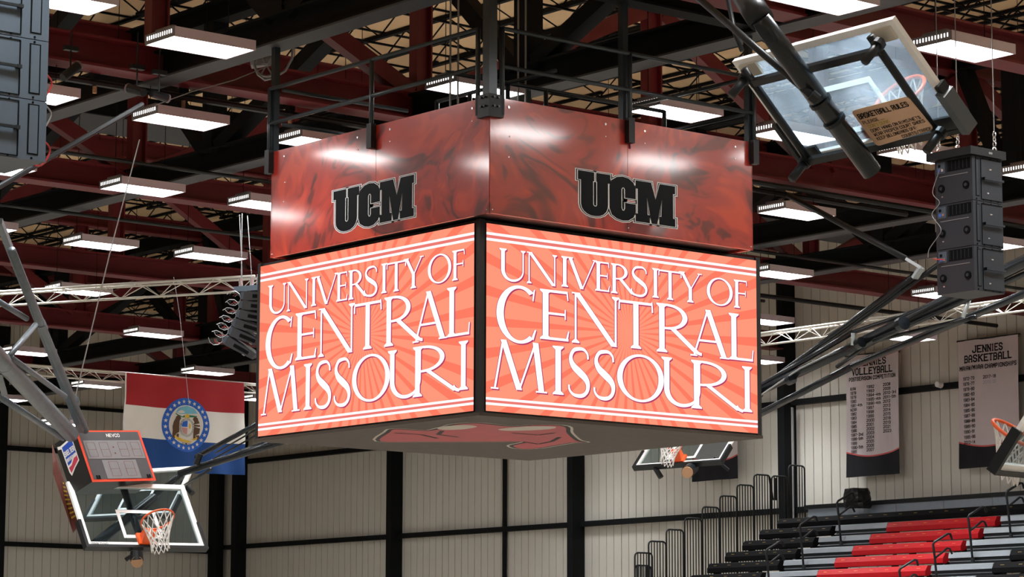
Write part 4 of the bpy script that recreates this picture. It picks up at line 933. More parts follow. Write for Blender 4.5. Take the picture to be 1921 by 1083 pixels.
# ------------------------------------------------------------------ loudspeakers
def cab(label, P, wx, wy, h, m, group, back=True, slot_left=True):
    """cabinet with its near corner column at P (lower corner); -X face is its back with amplifier panel, -Y face its side"""
    x, y, z = P; t = thing('loudspeaker', label, 'loudspeaker', (x+wx/2, y+wy/2, z), group)
    MB().box((x, y, z+.004), (x+wx, y+wy, z+h-.004)).build('cabinet', m, t)
    bx = lambda nm, u0, u1, v0, v1, d, mt, par=t: MB().box((x-d, y+wy*(1-u1), z+h*v0), (x+.002, y+wy*(1-u0), z+h*v1)).build(nm, mt, par)
    sx = lambda nm, u0, u1, v0, v1, d, mt, par=t: MB().box((x+wx*u0, y-d, z+h*v0), (x+wx*u1, y+.002, z+h*v1)).build(nm, mt, par)
    if back:
        bx('heat_sink', .33, .95, .72, .96, .006, spk_dark)
        for k in range(6): bx('heat_fin', .36+.1*k, .368+.1*k, .74, .94, .01, spk_black)
        c = bx('connector_plate', .06, .28, .7, .95, .008, spk_grey)
        bx('socket', .1, .16, .84, .9, .014, spk_dark, c); bx('socket', .18, .24, .74, .8, .014, chrome, c); bx('socket', .1, .16, .74, .8, .014, wire_blue, c)
        bx('label_strip', .12, .88, .62, .632, .004, wire_grey)
        for u in (.17, .83):
            MB().cyl((x+.002, y+wy*(1-u), z+h*.36), (x-.012, y+wy*(1-u), z+h*.36), .05, 16).build('port_ring', spk_dark, t)
            MB().cyl((x-.012, y+wy*(1-u), z+h*.36), (x-.018, y+wy*(1-u), z+h*.36), .022, 12).build('port_hub', spk_black, t)
        bx('badge', .17, .21, .16, .19, .006, chrome)
    a, b = (.1, .22) if slot_left else (.8, .92)
    sx('side_groove', a, b, .1, .93, .004, spk_dark); sx('groove_floor', a+.015, b-.015, .12, .91, .007, m)
    p0, p1 = (.28, .97) if slot_left else (.0, .7)
    for v in (.05, .95): sx('panel_edge', p0, p1, v-.006, v+.006, .008, spk_dark)
    sx('panel_edge', (p0 if slot_left else p1)-.006, (p0 if slot_left else p1)+.006, .05, .95, .008, spk_dark)
    yb = y-.035
    MB().bar((x+wx*(p0+.03), yb, z+h*.5), (x+wx*(.97 if slot_left else .68), yb, z+h*.5), .025, .025).build('handle_bar', spk_black if slot_left else black_steel, t)
    MB().box((x+wx*(p0+.03 if slot_left else .655), y-.05, z+h*.47), (x+wx*(p0+.07 if slot_left else .7), y, z+h*.53)).build('handle_bracket', black_steel, t)
    sx('badge', p0+.28, p0+.36, .72, .745, .005, chrome); sx('badge', p0+.2, p0+.26, .18, .21, .005, chrome)
    for v in (.02, .98):
        for u in (.35, .6, .85, .12): MB().cyl((x+wx*u, y, z+h*v+(.012 if v < .5 else -.012)), (x+wx*u, y-.006, z+h*v+(.012 if v < .5 else -.012)), .011, 8).build('rivet', spk_dark, t)
    return t
DR = 33.0; cz = at_d(1829, 545, DR); top = at_d(1824, 290, DR)
xr, yr = cz.x, cz.y; hh = (at(1824, 290, 'X', xr).z-cz.z)/3
wyr = at(1758, 520, 'X', xr).y-yr; wxr = at(1884, 520, 'Y', yr).x-xr
for i, lb in enumerate(('bottom cabinet of the dark loudspeaker stack hanging at right', 'middle cabinet of the dark loudspeaker stack hanging at right', 'top cabinet of the dark loudspeaker stack hanging at right')):
    cab(lb, (xr, yr, cz.z+hh*i), wxr, wyr, hh, spk_black, 'loudspeakers of the right stack')
zt_ = cz.z+3*hh
rf = thing('rigging_frame', 'black rigging frame with shackles on top of the right loudspeaker stack', 'frame', (xr+wxr/2, yr+wyr/2, zt_))
MB().box((xr-.07, yr-.04, zt_), (xr+wxr+.04, yr+wyr+.08, zt_+.1)).build('frame_plate', black_steel, rf)
for i, (fx_, fy_, mt) in enumerate(((.08, .95, wire_red), (.1, .45, wire_red), (.9, .1, chrome))):
    px_, py_ = xr+wxr*fx_, yr+wyr*fy_
    MB().tube([(px_+.03*math.cos(a), py_, zt_+.13+.035*math.sin(a)) for a in [2*math.pi*k/10 for k in range(10)]], .01, 6, True).build('shackle', chrome, rf)
    MB().cyl((px_-.05, py_, zt_+.115), (px_+.05, py_, zt_+.115), .014, 8).build('shackle_pin', mt, rf)
    for j in range(3): MB().tube([(px_+(.022*math.cos(a) if j % 2 else 0), py_+(0 if j % 2 else .022*math.cos(a)), zt_+.2+.06*j+.035*math.sin(a)) for a in [2*math.pi*k/10 for k in range(10)]], .008, 5, True).build('chain_link', chrome, rf)
    MB().tube([(px_, py_, zt_+.35), (px_, py_, ZT+.2)], .007, 5).build('sling', wire_grey, rf)
MB().box((xr+wxr*.48, yr-.044, zt_+.035), (xr+wxr*.6, yr-.04, zt_+.06)).build('name_plate', wire_grey, rf)
cbn = MB().tube(smooth([(xr-.02, yr+wyr*.83, cz.z+hh*2.8), (xr-.05, yr+wyr*1.0, cz.z+hh*2.3), (xr-.03, yr+wyr*.85, cz.z+hh*2.05), (xr-.06, yr+wyr*1.02, cz.z+hh*1.8), (xr-.04, yr+wyr*.83, cz.z+hh*1.5), (xr-.04, yr+wyr*.85, cz.z+hh*1.35), (xr-.05, yr+wyr*1.12, cz.z+hh*1.05), (xr-.05, yr+wyr*1.16, cz.z+hh*.86)]), .0055, 6).build('speaker_cable', wire_grey)
tag(cbn, 'thin grey cable dangling down the back of the right loudspeaker stack', 'cable')
tag(MB().tube([(xr-.02, yr+wyr*.78, cz.z+hh*.77), (xr-.06, yr+wyr*.95, cz.z+hh*.79), (xr-.05, yr+wyr*1.02, cz.z+hh*.81)], .008, 6).build('speaker_cable', wire_red), 'short red cable at the back of the bottom loudspeaker at right', 'cable')
# left stack, cut by the edge of the view
DL = 25.0; cl = at_d(85, 305, DL); hl = (at(88, 80, 'X', cl.x).z-cl.z)/2
xl0 = cl.x-.98
for i, lb in enumerate(('lowest grey loudspeaker of the stack at the upper left edge', 'second lowest grey loudspeaker of the stack at the upper left edge', 'topmost visible grey loudspeaker at the upper left corner')):
    cab(lb, (xl0, cl.y, cl.z+hl*i), .98, .75, hl, spk_grey, 'loudspeakers of the left stack', back=False, slot_left=False)
tag(MB().box((xl0, cl.y, cl.z+3*hl), (cl.x, cl.y+.75, cl.z+3*hl+.08)).build('rigging_frame', black_steel), 'rigging frame above the left loudspeaker stack, out of view', 'frame')
for i, (z0, mt, lb) in enumerate(((1.62, wire_red, 'short red cables sticking out beside the left loudspeaker stack'), (.5, wire_red, 'red cable end low beside the left loudspeaker stack'), (1.1, wire_grey, 'grey cable loop beside the left loudspeaker stack'))):
    tag(MB().tube(smooth([(cl.x+.004, cl.y+.2, cl.z+hl*z0), (cl.x+.1, cl.y+.18, cl.z+hl*(z0-.1)), (cl.x+.16, cl.y+.2, cl.z+hl*(z0-.22)), (cl.x+.1, cl.y+.22, cl.z+hl*(z0-.45)), (cl.x+.004, cl.y+.2, cl.z+hl*(z0-.5))]), .009, 6).build('speaker_cable', mt), lb, 'cable')

# ------------------------------------------------------------------ line array beside the screen
DA = 46.0; ka = F_PX/DA
la = []
LM = [(487, 556, 2), (484, 575, 6), (478, 595, 11), (470, 615, 17), (462, 634, 23), (450, 654, 30)]
LN = ['topmost module of the black curved line array left of the screen', 'second module from the top of the black curved line array', 'third module from the top of the black curved line array', 'fourth module from the top of the black curved line array', 'fifth module from the top of the black curved line array', 'lowest tilted module of the black curved line array']
LF = 30/ka
for (px, py, deg), lb in zip(LM, LN):
    a = math.radians(deg); ax = (RT*math.cos(a)-UP*math.sin(a)); ay = (UP*math.cos(a)+RT*math.sin(a)); c = at_d(px, py, DA)
    t = thing('line_array_speaker', lb, 'loudspeaker', c, 'modules of the line array')
    L_, H_ = .27, .078; g = lambda x, y, n: c+ax*x+ay*y+FW*n
    m = MB(); m.hexa([g(-L_, -H_, 0), g(L_, -H_*.75, 0), g(L_, -H_*.75, .7), g(-L_, -H_, .7), g(-L_, H_, 0), g(L_, H_*.75, 0), g(L_, H_*.75, .7), g(-L_, H_, .7)]); m.build('cabinet', array_grey, t)
    MB().hexa([g(-.12, -.03, -.006), g(.16, -.03, -.008), g(.16, -.03, .004), g(-.12, -.03, .004), g(-.12, .03, -.006), g(.16, .03, -.006), g(.16, .03, .004), g(-.12, .03, .004)]).build('side_slot', spk_dark, t)
    MB().hexa([g(.08, -.075, -.007), g(.13, -.075, -.007), g(.13, -.075, .004), g(.08, -.075, .004), g(.08, -.06, -.007), g(.13, -.06, -.007), g(.13, -.06, .004), g(.08, -.06, .004)]).build('badge', wire_grey, t)
    MB().hexa([g(-L_-.05, -H_*.8, .02), g(-L_, -H_*.8, .02), g(-L_, -H_*.8, .4), g(-L_-.05, -H_*.8, .4), g(-L_-.05, H_*.8, .02), g(-L_, H_*.8, .02), g(-L_, H_*.8, .4), g(-L_-.05, H_*.8, .4)]).build('rear_plate', spk_grey, t)
    for j, (mt, q) in enumerate(((wire_grey, .125), (black_steel, .105), (wire_red, .075), (wire_grey, .06))):
        MB().tube([g(-L_-.05-q+q*math.cos(w), -.05+q*math.sin(w), .05+.04*j) for w in [math.pi*(k/8*1.7-.85) for k in range(9)]], .006, 5).build('cable_loop', mt, t)
fb = thing('fly_bar', 'grey fly bar carrying the line array under the silver truss', 'fly bar', at_d(470, 541, DA))
g = lambda x, y, n=0.0: at_d(x, y, DA)+FW*n
MB().bar(g(438, 545, .2), g(500, 540, .2), .25, .09).build('bar', spk_grey, fb)
MB().bar(g(445, 552, .1), g(490, 549, .1), .06, .05).build('lower_bar', black_steel, fb)
for x0, y0, x1, y1 in ((450, 540, 449, 522), (470, 538, 471, 520), (482, 536, 484, 515)): MB().cyl(g(x0, y0, .2), g(x1, y1, .2), .035, 8).build('shackle', chrome, fb)
for i, (x0, y0, x1, y1) in enumerate(((450, 522, 452, 400), (452, 522, 447, 402), (470, 520, 462, 404))):
    tag(MB().tube([g(x0, y0, .2), g(x1, y1, .2)], .006, 5).build('sling', wire_grey), ('left steel sling above the line array', 'steel sling crossing in the middle above the line array', 'right steel sling above the line array')[i], 'sling')

# ------------------------------------------------------------------ silver lighting trusses
def tri_truss(label, p, q, depth, width, seg, m):
    p, q = V(p), V(q); d = (q-p).normalized(); s = d.cross(V((0, 0, 1))).normalized()*width/2; dn = V((0, 0, -depth)); t = thing('lighting_truss', label, 'truss', (p+q)/2+dn, 'silver lighting trusses')
    MB().tube([p-s, q-s], .022, 8).build('top_tube', m, t); MB().tube([p+s, q+s], .022, 8).build('top_tube', m, t); MB().tube([p+dn, q+dn], .022, 8).build('bottom_tube', m, t)
    n = max(2, int((q-p).length/seg))
    for k in range(n):
        a, b = p.lerp(q, k/n), p.lerp(q, (k+1)/n); mid = (a+b)/2
        for sg in (-1, 1):
            MB().tube([a+s*sg, mid+dn], .0085, 5).build('lacing', m, t); MB().tube([mid+dn, b+s*sg], .0085, 5).build('lacing', m, t)
        MB().tube([a-s, a+s], .011, 5).build('spreader', m, t)
    return t
zt1 = CAMZ+6.95
tri_truss('long silver truss at left, passing behind the line array', at(-20, 551, 'Z', zt1), at(486, 520, 'Z', zt1), .235, .3, .75, alu)
tri_truss('silver truss at right, crossing behind the folded mast pipes', (38.5, at(1412, 628, 'X', 38.5).y, CAMZ+6.96), (38.5, at(1975, 560, 'X', 38.5).y, CAMZ+6.96), .22, .3, .75, alu)
tri_truss('silver truss carrying the state flag', (28.5, 53, CAMZ+6.94), (36.9, 53, CAMZ+6.94), .2, .26, .6, alu)

# ------------------------------------------------------------------ the state flag
FX0, FX1, FZ0, FZ1 = 32.28, 35.47, CAMZ+4.78, CAMZ+6.93
def flag(u, v, d=0.0):
    y = 52.74+.045*math.sin(u*23+v*2.2)*(1.05-v)+.03*math.sin(u*11+1-v*3)+.012*math.sin(v*15+u*5)
    return V((FX0+(FX1-FX0)*u-(.03*(1-v) if u < .5 else -.02*(1-v)), y-d, FZ0+(FZ1-FZ0)*v-.02*math.sin(math.pi*u)))
def sheet(f, u0, u1, v0, v1, nu, nv, d=0.0):
    m = MB(); g = [[f(u0+(u1-u0)*i/nu, v0+(v1-v0)*j/nv, d) for i in range(nu+1)] for j in range(nv+1)]; m.v = [p for r in g for p in r]
    m.f = [(j*(nu+1)+i, j*(nu+1)+i+1, (j+1)*(nu+1)+i+1, (j+1)*(nu+1)+i) for j in range(nv) for i in range(nu)]; return m
fl = thing('state_flag', 'red white and blue flag with a round state seal hanging from a truss', 'flag', ((FX0+FX1)/2, 52.74, FZ0))
sheet(flag, 0, 1, 2/3, 1, 60, 16).build('red_stripe', cloth_red, fl, True); sheet(flag, 0, 1, 1/3, 2/3, 60, 16).build('white_stripe', flag_white, fl, True); sheet(flag, 0, 1, 0, 1/3, 60, 16).build('blue_stripe', cloth_blue, fl, True)
sheet(flag, -.012, 0, 0, 1, 2, 20, .004).build('hem', flag_white, fl)
for u in (.02, .26, .5, .74, .98): MB().tube([flag(u, .99), (FX0+(FX1-FX0)*u, 52.84, CAMZ+6.9)], .008, 5).build('tie', wire_grey, fl)
AR = (FX1-FX0)/(FZ1-FZ0); SU, SV, SR = .505, .505, .288
def seal(x, y, d): return flag(SU+x*SR/AR, SV+y*SR, d)
def disc(r0, r1, d, n=64, rings=4):
    m = MB()
    for k in range(n):
        a0, a1 = 2*math.pi*k/n, 2*math.pi*(k+1)/n
        for j in range(rings):
            q0, q1 = r0+(r1-r0)*j/rings, r0+(r1-r0)*(j+1)/rings
            P = [(q0*math.cos(a0), q0*math.sin(a0)), (q1*math.cos(a0), q1*math.sin(a0)), (q1*math.cos(a1), q1*math.sin(a1)), (q0*math.cos(a1), q0*math.sin(a1))]
            m.face([seal(x, y, d) for x, y in (P if q0 > 1e-6 else P[1:3]+[(0, 0)])])
    return m
def shape(pts, d):
    """outline on the seal, cut into thin slices so that it lies on the waving cloth"""
    n = len(pts); ys = [p[1] for p in pts]; y0, y1 = min(ys), max(ys); m = MB(); K = max(3, int((y1-y0)/.06))
    for k in range(K):
        a, b = y0+(y1-y0)*k/K, y0+(y1-y0)*(k+1)/K
        def cut(y):
            xs = []
            for i in range(n):
                (xa, ya), (xb, yb) = pts[i], pts[(i+1) % n]
                if (ya <= y < yb) or (yb <= y < ya): xs.append(xa+(xb-xa)*(y-ya)/(yb-ya))
            return sorted(xs)
        ca, cb_ = cut(a+1e-4), cut(b-1e-4)
        for i in range(0, min(len(ca), len(cb_))-1, 2): m.face([seal(ca[i], a, d), seal(ca[i+1], a, d), seal(cb_[i+1], b, d), seal(cb_[i], b, d)])
    return m
ring = disc(.73, 1.0, .008).build('seal_ring', seal_blue, fl)
inner = disc(0, .73, .008).build('seal_field', seal_white, fl)
for k in range(24):
    a = 2*math.pi*(k+.5)/24; cx, cy = .865*math.cos(a), .865*math.sin(a); q = MB()
    P = [(cx+(.085 if j % 2 == 0 else .036)*math.sin(math.pi*j/5), cy+(.085 if j % 2 == 0 else .036)*math.cos(math.pi*j/5)) for j in range(10)]
    for j in range(10): q.face([seal(cx, cy, .014), seal(*P[j], .014), seal(*P[(j+1) % 10], .014)])
    q.build('star', seal_white, ring)
shape([(-.5, .42), (-.38, .58), (-.2, .68), (0, .71), (.2, .68), (.38, .58), (.5, .42), (.3, .38), (.15, .42), (0, .4), (-.15, .42), (-.3, .38)], .013).build('cloud', seal_sky, inner)
shape([(-.52, .4), (-.3, .37), (-.12, .4), (.12, .4), (.3, .37), (.52, .4), (.4, .3), (.2, .26), (0, .3), (-.2, .26), (-.4, .3)], .0145).build('cloud_edge', seal_green, inner)
shape([(-.09, .38), (0, .42), (.09, .38), (.1, .22), (.05, .14), (-.05, .14), (-.1, .22)], .017).build('helmet', seal_gold, inner)
for sg, nm in ((-1, 'bear'), (1, 'bear')):
    shape([(sg*x, y) for x, y in ((.25, .22), (.3, .3), (.36, .34), (.42, .33), (.47, .3), (.5, .2), (.56, .1), (.6, -.1), (.58, -.25), (.6, -.4), (.58, -.52), (.5, -.54), (.47, -.42), (.42, -.3), (.44, -.44), (.42, -.54), (.34, -.54), (.33, -.4), (.32, -.2), (.34, -.05), (.28, .02), (.22, .06), (.22, .0), (.3, -.06), (.33, .05), (.33, .14))], .016).build(nm, bear_brown, inner)
shape([(.33*math.cos(2*math.pi*k/24), -.1+.36*math.sin(2*math.pi*k/24)) for k in range(24)], .0185).build('garter', mat('seal_grey', (.5, .5, .47), .7), inner)
shape([(.24*math.cos(2*math.pi*k/24), -.1+.27*math.sin(2*math.pi*k/24)) for k in range(24)], .021).build('shield', seal_white, inner)
shape([(-.22, -.08), (-.23, .0), (-.17, .1), (-.08, .155), (0, .165), (0, -.08)], .0235).build('shield_blue', seal_blue, inner)
shape([(-.22, -.11), (-.2, -.22), (-.12, -.32), (0, -.36), (0, -.11)], .0235).build('shield_red', mat('seal_pink', (.6, .28, .28), .7), inner)
shape([(.06, -.02), (.1, .08), (.16, .06), (.17, -.08), (.12, -.16), (.07, -.12)], .0235).build('shield_gold', seal_gold, inner)
shape([(-.52, -.42), (-.42, -.44), (-.3, -.52), (0, -.56), (.3, -.52), (.42, -.44), (.52, -.42), (.5, -.5), (.42, -.55), (.3, -.62), (0, -.66), (-.3, -.62), (-.42, -.55), (-.5, -.5)], .0235).build('scroll', seal_gold, inner)
text(mb := MB(), 'MDCCCXX', lambda x, y: seal(x, y, .026), 0, -.73, .06, w=.42, th=.8); mb.build('seal_date', ink, inner)
for k, c in enumerate('UNITED WE STAND'):
    if c == ' ': continue
    a = math.radians(205-230*k/14); cx, cy = .285*math.cos(a), -.1+.315*math.sin(a)
    mb = MB(); tx, ty = math.sin(a), -math.cos(a); text(mb, c, lambda x, y: seal(cx+x*tx-y*ty, cy+x*ty+y*tx, .0235), 0, -.02, .04, w=.035, th=.8); mb.build('seal_motto', ink, inner)

# ------------------------------------------------------------------ championship banners
def banner(label, ya, yb, z0, z1, heads, cols, group='white championship banners on the side wall'):
    """ya = left edge as seen (larger Y), yb = right edge"""
    f0 = lambda u, v, d=0.0: V((XW-.3-d+.02*math.sin(u*9+v*3)+.012*math.sin(u*17)-.05*(1-v), ya+(yb-ya)*u, z0+(z1-z0)*v))
    t = thing('championship_banner', label, 'banner', (XW-.3, (ya+yb)/2, z0), group)
    arc = lambda u: .205-.045*math.sin(math.pi*u)
    n = 24; W_ = MB(); K = MB(); R_ = MB()
    for i in range(n):
        a, b = i/n, (i+1)/n
        for j in range(12): W_.face([f0(a, arc(a)+(1-arc(a))*j/12), f0(b, arc(b)+(1-arc(b))*j/12), f0(b, arc(b)+(1-arc(b))*(j+1)/12), f0(a, arc(a)+(1-arc(a))*(j+1)/12)])
        for j in range(4): K.face([f0(a, arc(a)*j/4), f0(b, arc(b)*j/4), f0(b, arc(b)*(j+1)/4), f0(a, arc(a)*(j+1)/4)])
        R_.face([f0(a, arc(a)-.004, .004), f0(b, arc(b)-.004, .004), f0(b, arc(b)+.008, .004), f0(a, arc(a)+.008, .004)])
    W_.build('white_field', cloth_white, t, True); K.build('black_hem', cloth_black, t, True); R_.build('red_line', seal_red, t)
    MB().tube([(XW-.29, ya+.03, z1+.01), (XW-.29, yb-.03, z1+.01)], .02, 8).build('hanging_rod', black_steel, t)
    for y in (ya-.25, yb+.25): MB().bar((XW-.29, y, z1+.01), (XW-.002, y, z1+.01), .025, .025).build('wall_bracket', black_steel, t)
    F = lambda x, y: f0(x, y, .007)
    for s, v, h, w in heads: mb = MB(); text(mb, s, F, .5, v, h, w=w, th=1.3, serif=(h > .04), gap=2.3, asp=1.68); mb.build('heading', ink, t)
    for u, v0, dv, w, rows in cols:
        for k, s in enumerate(rows):
            mt = ink
            if s.startswith('~'): s, mt = s[1:], ink_blue
            mb = MB(); text(mb, s, F, u, v0-dv*k, .0215, w=w*text_w(s, 1.7)/text_w('1234', 1.7), th=1.25, align=-1, gap=1.9, asp=1.68); mb.build('year_lettering', mt, t)
    return t
banner('white banner listing many years in three columns, left of the two full banners', 47.06, 45.27, CAMZ+5.1, CAMZ+8.13,
       [('JENNIES', .91, .05, .5), ('VOLLEYBALL', .838, .05, .74), ('POSTSEASON COMPETITION', .79, .028, .88)],
       [(.08, .715, .0345, .125, ['AIAW', '1978', '1979', '1980', '1981-4th', 'NCAA', '1982', '1983', '1984', '1985', '1986', '1987-2nd', '1988-5th', '1989', '1990-5th', '1991']),
        (.4, .72, .0345, .125, ['1992', '1993', '1994-4th', '1995-4th', '1996-4th', '1997', '1998', '1999', '2000', '2001', '2002', '2003', '2004', '2005', '2006', '2007']),
        (.7, .725, .0345, .125, ['2008', '2009', '2010-3rd', '2011-5th', '2012', '2013', '2014', '2015', '2018', '2019', '2021', '2023'])])
banner('white banner listing years in one long column, at the right edge', 43.38, 41.5, CAMZ+5.1, CAMZ+8.16,
       [('JENNIES', .9, .05, .47), ('BASKETBALL', .828, .05, .76), ('MAIAW/MIAA CHAMPIONSHIPS', .768, .03, .94)],
       [(.08, .69, .0415, .11, ['1972-73', '1976-77', '1979-80', '1982-83', '1983-84', '1984-85', '1985-86', '1987-88', '1988-89', '1989-90', '1990-91', '1995-96', '2013-14']), (.42, .69, .0415, .11, ['2017-18', '~2019-20'])])
banner('banner half hidden behind the goal below the scoreboard, black lower end showing', 52.64, 50.9, CAMZ+5.3, CAMZ+8.3, [], [])

# ------------------------------------------------------------------ bleachers
RX = [48.0, 47.38, 46.8, 46.21, 45.62, 45.04, 44.46, 43.88]
RZ = [CAMZ+4.05-.292*i for i in range(8)]
YEND = 47.86
def yy(px, i): return at(px, 1000, 'X', RX[i]-.02).y
z6x = lambda x: 1160+x/2.524
YB0 = yy(z6x(917), 2); YG0 = yy(z6x(940), 2); YR0 = yy(z6x(1185), 2); YR1 = yy(z6x(1700), 2); YG1 = yy(z6x(1722), 2); YK1 = yy(1660+1372/5.92, 4); YE1 = 35.0
def bench(label, i, ya, yb, m, cat, group):
    """seat module row: rounded front, ya left end as seen (larger Y)"""
    x, z = RX[i], RZ[i]; t = thing('bench', label, cat, (x, (ya+yb)/2, z-.24), group)
    prof = [(0.01, -.235), (0, -.225), (0, -.12), (.012, -.105), (.075, -.012), (.1, 0), (.42, 0), (.42, -.05), (.1, -.235)]
    MB().prism([(x+a, ya, z+b) for a, b in prof], (0, yb-ya, 0)).build('seat_row', m, t)
    n = max(1, int((ya-yb)/.46))
    for k in range(n):
        y = ya-(k+.5)*(ya-yb)/n; mb = MB(); mb.hexa([(x+.028, y-.05, z-.09), (x+.028, y+.05, z-.085), (x+.036, y+.05, z-.09), (x+.036, y-.05, z-.09), (x+.043, y-.05, z-.058), (x+.043, y+.05, z-.058), (x+.051, y+.05, z-.058), (x+.051, y-.05, z-.058)]); mb.build('seat_tag', yellow_tag, t)
    for y in (ya-.08, yb+.08) if ya-yb < 3 else (ya-.08, (ya+yb)/2, yb+.08): MB().box((x+.16, y-.03, z-.285), (x+.34, y+.03, z-.2)).build('support', black_steel, t)
    return t
def steps(label, i, ya, yb, group):
    x, z = RX[i], RZ[i]; t = thing('aisle_step', label, 'step', (x, (ya+yb)/2, z-.29), group)
    MB().prism([(x+.02, ya, z-.13), (x+.05, ya, z-.02), (x+.09, ya, z-.005), (x+.4, ya, z-.005), (x+.4, ya, z-.03), (x+.1, ya, z-.13)], (0, yb-ya, 0)).build('tread', tread_alu, t)
    MB().box((x+.06, yb, z-.285), (x+.4, ya, z-.131)).build('riser', riser_dark, t)
    MB().box((x+.05, yb, z-.215), (x+.06, ya, z-.2)).build('riser_rib', tread_alu, t)
    return t
ordn = ['top', 'second', 'third', 'fourth', 'fifth', 'sixth', 'seventh', 'eighth']
for i in range(8):
    o = ordn[i]
    # the deck the row stands on
    MBd = MB().box((RX[i]+.02, YE1, RZ[i]-.32), (RX[i]+.6, YEND-.02, RZ[i]-.288))
    tag(MBd.build('row_deck', black_steel), 'black deck board under the %s row of the bleachers' % o, 'deck', 'bleacher decks')
    if i == 0: bench('long black bench of the top bleacher row under the grey back panel', 0, YEND, YE1, seat_black, 'bench', 'bleacher benches'); continue
    bench('black bench at the left end of the %s bleacher row' % o, i, YEND, YB0, seat_black, 'bench', 'bleacher benches')
    steps('silver aisle step between the black and red benches in the %s row' % o, i, YG0, YR0+.01, 'silver aisle steps')
    bench('red bench of the %s bleacher row' % o, i, YR0, YR1, seat_red, 'bench', 'bleacher benches')
    steps('silver aisle step right of the red bench in the %s row' % o, i, YG1, YK1+.01, 'silver aisle steps')
    bench('black bench at the right end of the %s bleacher row' % o, i, YK1, YE1, seat_black, 'bench', 'bleacher benches')
# understructure
for k, y in enumerate((46.9, 44.2, 41.0, 38.0)):
    t = thing('bleacher_frame', ['black frame under the left end of the bleachers', 'black frame under the left aisle of the bleachers', 'black frame under the red benches', 'black frame under the right end of the bleachers'][k], 'frame', (46, y, 0), 'frames under the bleachers')
    MB().bar((RX[0]+.5, y, RZ[0]-.36), (RX[7], y, RZ[7]-.38), .07, .09).build('stringer', black_steel, t)
    for i in (0, 3, 6): MB().bar((RX[i]+.25, y, 0), (RX[i]+.25, y, RZ[i]-.45), .07, .07).build('leg', black_steel, t)
# grey panel and rail behind the top row
bp = thing('back_panel', 'grey panel with black top rail behind the top bleacher row', 'panel', (48.9, 42, RZ[0]-.3))
y0p = at(1516, 970, 'X', 48.85).y
MB().box((48.85, YE1, RZ[0]-.3), (48.88, y0p, RZ[0]+.26)).build('panel', panel_grey, bp)
MB().box((48.82, YE1, RZ[0]+.261), (48.92, y0p+.12, RZ[0]+.36)).build('top_rail', black_steel, bp)
for k in range(5): MB().box((48.842, y0p-2.95-1.5*k, RZ[0]-.28), (48.849, y0p-2.92-1.5*k, RZ[0]+.25)).build('joint_strip', wire_grey, bp)
# stepped guard panels at the open end
YG = 48.25
def guard(label, x, zt, w=.56, h=2.3, n=6):
    t = thing('guard_panel', label, 'guard rail', (x+w/2, YG, zt-h), 'stepped guard panels at the bleacher end'); r = .1
    P = [(x, zt-h)]+[(x+r-r*math.cos(a), zt-r+r*math.sin(a)) for a in [math.pi/8*k for k in range(5)]]+[(x+w-r+r*math.sin(a), zt-r+r*math.cos(a)) for a in [math.pi/8*k for k in range(5)]]+[(x+w, zt-h)]
    MB().tube([(a, YG, b) for a, b in P], .021, 8).build('frame_tube', black_steel, t, True)
    for k in range(1, n): MB().tube([(x+w*k/n, YG, zt-h), (x+w*k/n, YG, zt-.02)], .015, 6).build('bar', black_steel, t)
    MB().bar((x, YG, zt-h+.05), (x+w, YG, zt-h+.05), .03, .03).build('bottom_bar', black_steel, t)
GL = [(150, 860), (275, 755), (437, 648), (603, 545), (765, 442), (925, 340), (1080, 240), (1235, 147), (1395, 160), (1552, 62)]
gn = ['first', 'second', 'third', 'fourth', 'fifth', 'sixth', 'seventh', 'eighth', 'ninth', 'tenth']
for (zx, zy), nm in zip(GL, gn):
    p = at(1160+zx/4.855, 860+zy/4.855, 'Y', YG)
    y_ = YG
    if p.x > 49.3: p = at(1160+zx/4.855, 860+zy/4.855, 'X', 49.2 if zx < 1500 else 49.02); YG = p.y
    guard('black barred guard panel, %s step from the left end of the rising row' % nm, p.x, p.z, h=2.3 if zx < 1500 else 1.4); YG = y_
p = at(1160+150/4.855, 860+975/4.855, 'Y', YG+.16); YG += .16; guard('low black guard panel at the foot of the rising row', p.x, p.z, .52, 1.2, 9); YG -= .16
st = thing('folded_strap', 'black strap folded over the guard panel beside the column', 'strap', at(1451, 940, 'Y', YG-.05))
MB().tube([at(1443, 895, 'Y', YG-.05), at(1450, 938, 'Y', YG-.05), at(1456, 939, 'Y', YG-.05), at(1455, 897, 'Y', YG-.05)], .03, 6).build('strap', black_steel, st)
# aisle handrails
def handrail(label, base, dz=.98):
    x, y, z = base; t = thing('aisle_handrail', label, 'handrail', base, 'bleacher aisle handrails')
    MB().tube([(x, y, z), (x-.06, y+.02, z+dz*.75), (x-.09, y+.03, z+dz), (x-.06, y+.02, z+dz+.05), (x+.3, y-.05, z+dz+.24), (x+.36, y-.06, z+dz+.24), (x+.4, y-.07, z+dz+.12)], .026, 8).build('rail', black_steel, t, True)
    MB().tube([(x-.055, y+.015, z+dz*.7), (x+.27, y-.05, z+dz*.7+.22), (x+.34, y-.06, z+dz*.7+.21), (x+.4, y-.07, z+dz*.7+.1)], .024, 8).build('lower_rail', black_steel, t, True)
    MB().cyl((x, y, z), (x, y, z+.1), .045, 10).build('socket', riser_dark, t)
    return t
for px, py, i, lb in ((1578, 1023, 2, 'upper handrail of the left bleacher aisle beside the covered bundle'), (1507.8, 1068, 4, 'middle handrail of the left bleacher aisle'), (1896.5, 1009.8, 2, 'uppermost handrail of the right bleacher aisle at the picture edge'), (1825, 1056, 4, 'second handrail from the top of the right bleacher aisle')):
    p = at(px, py, 'X', RX[i]-.03); handrail(lb, (p.x, p.y, p.z))
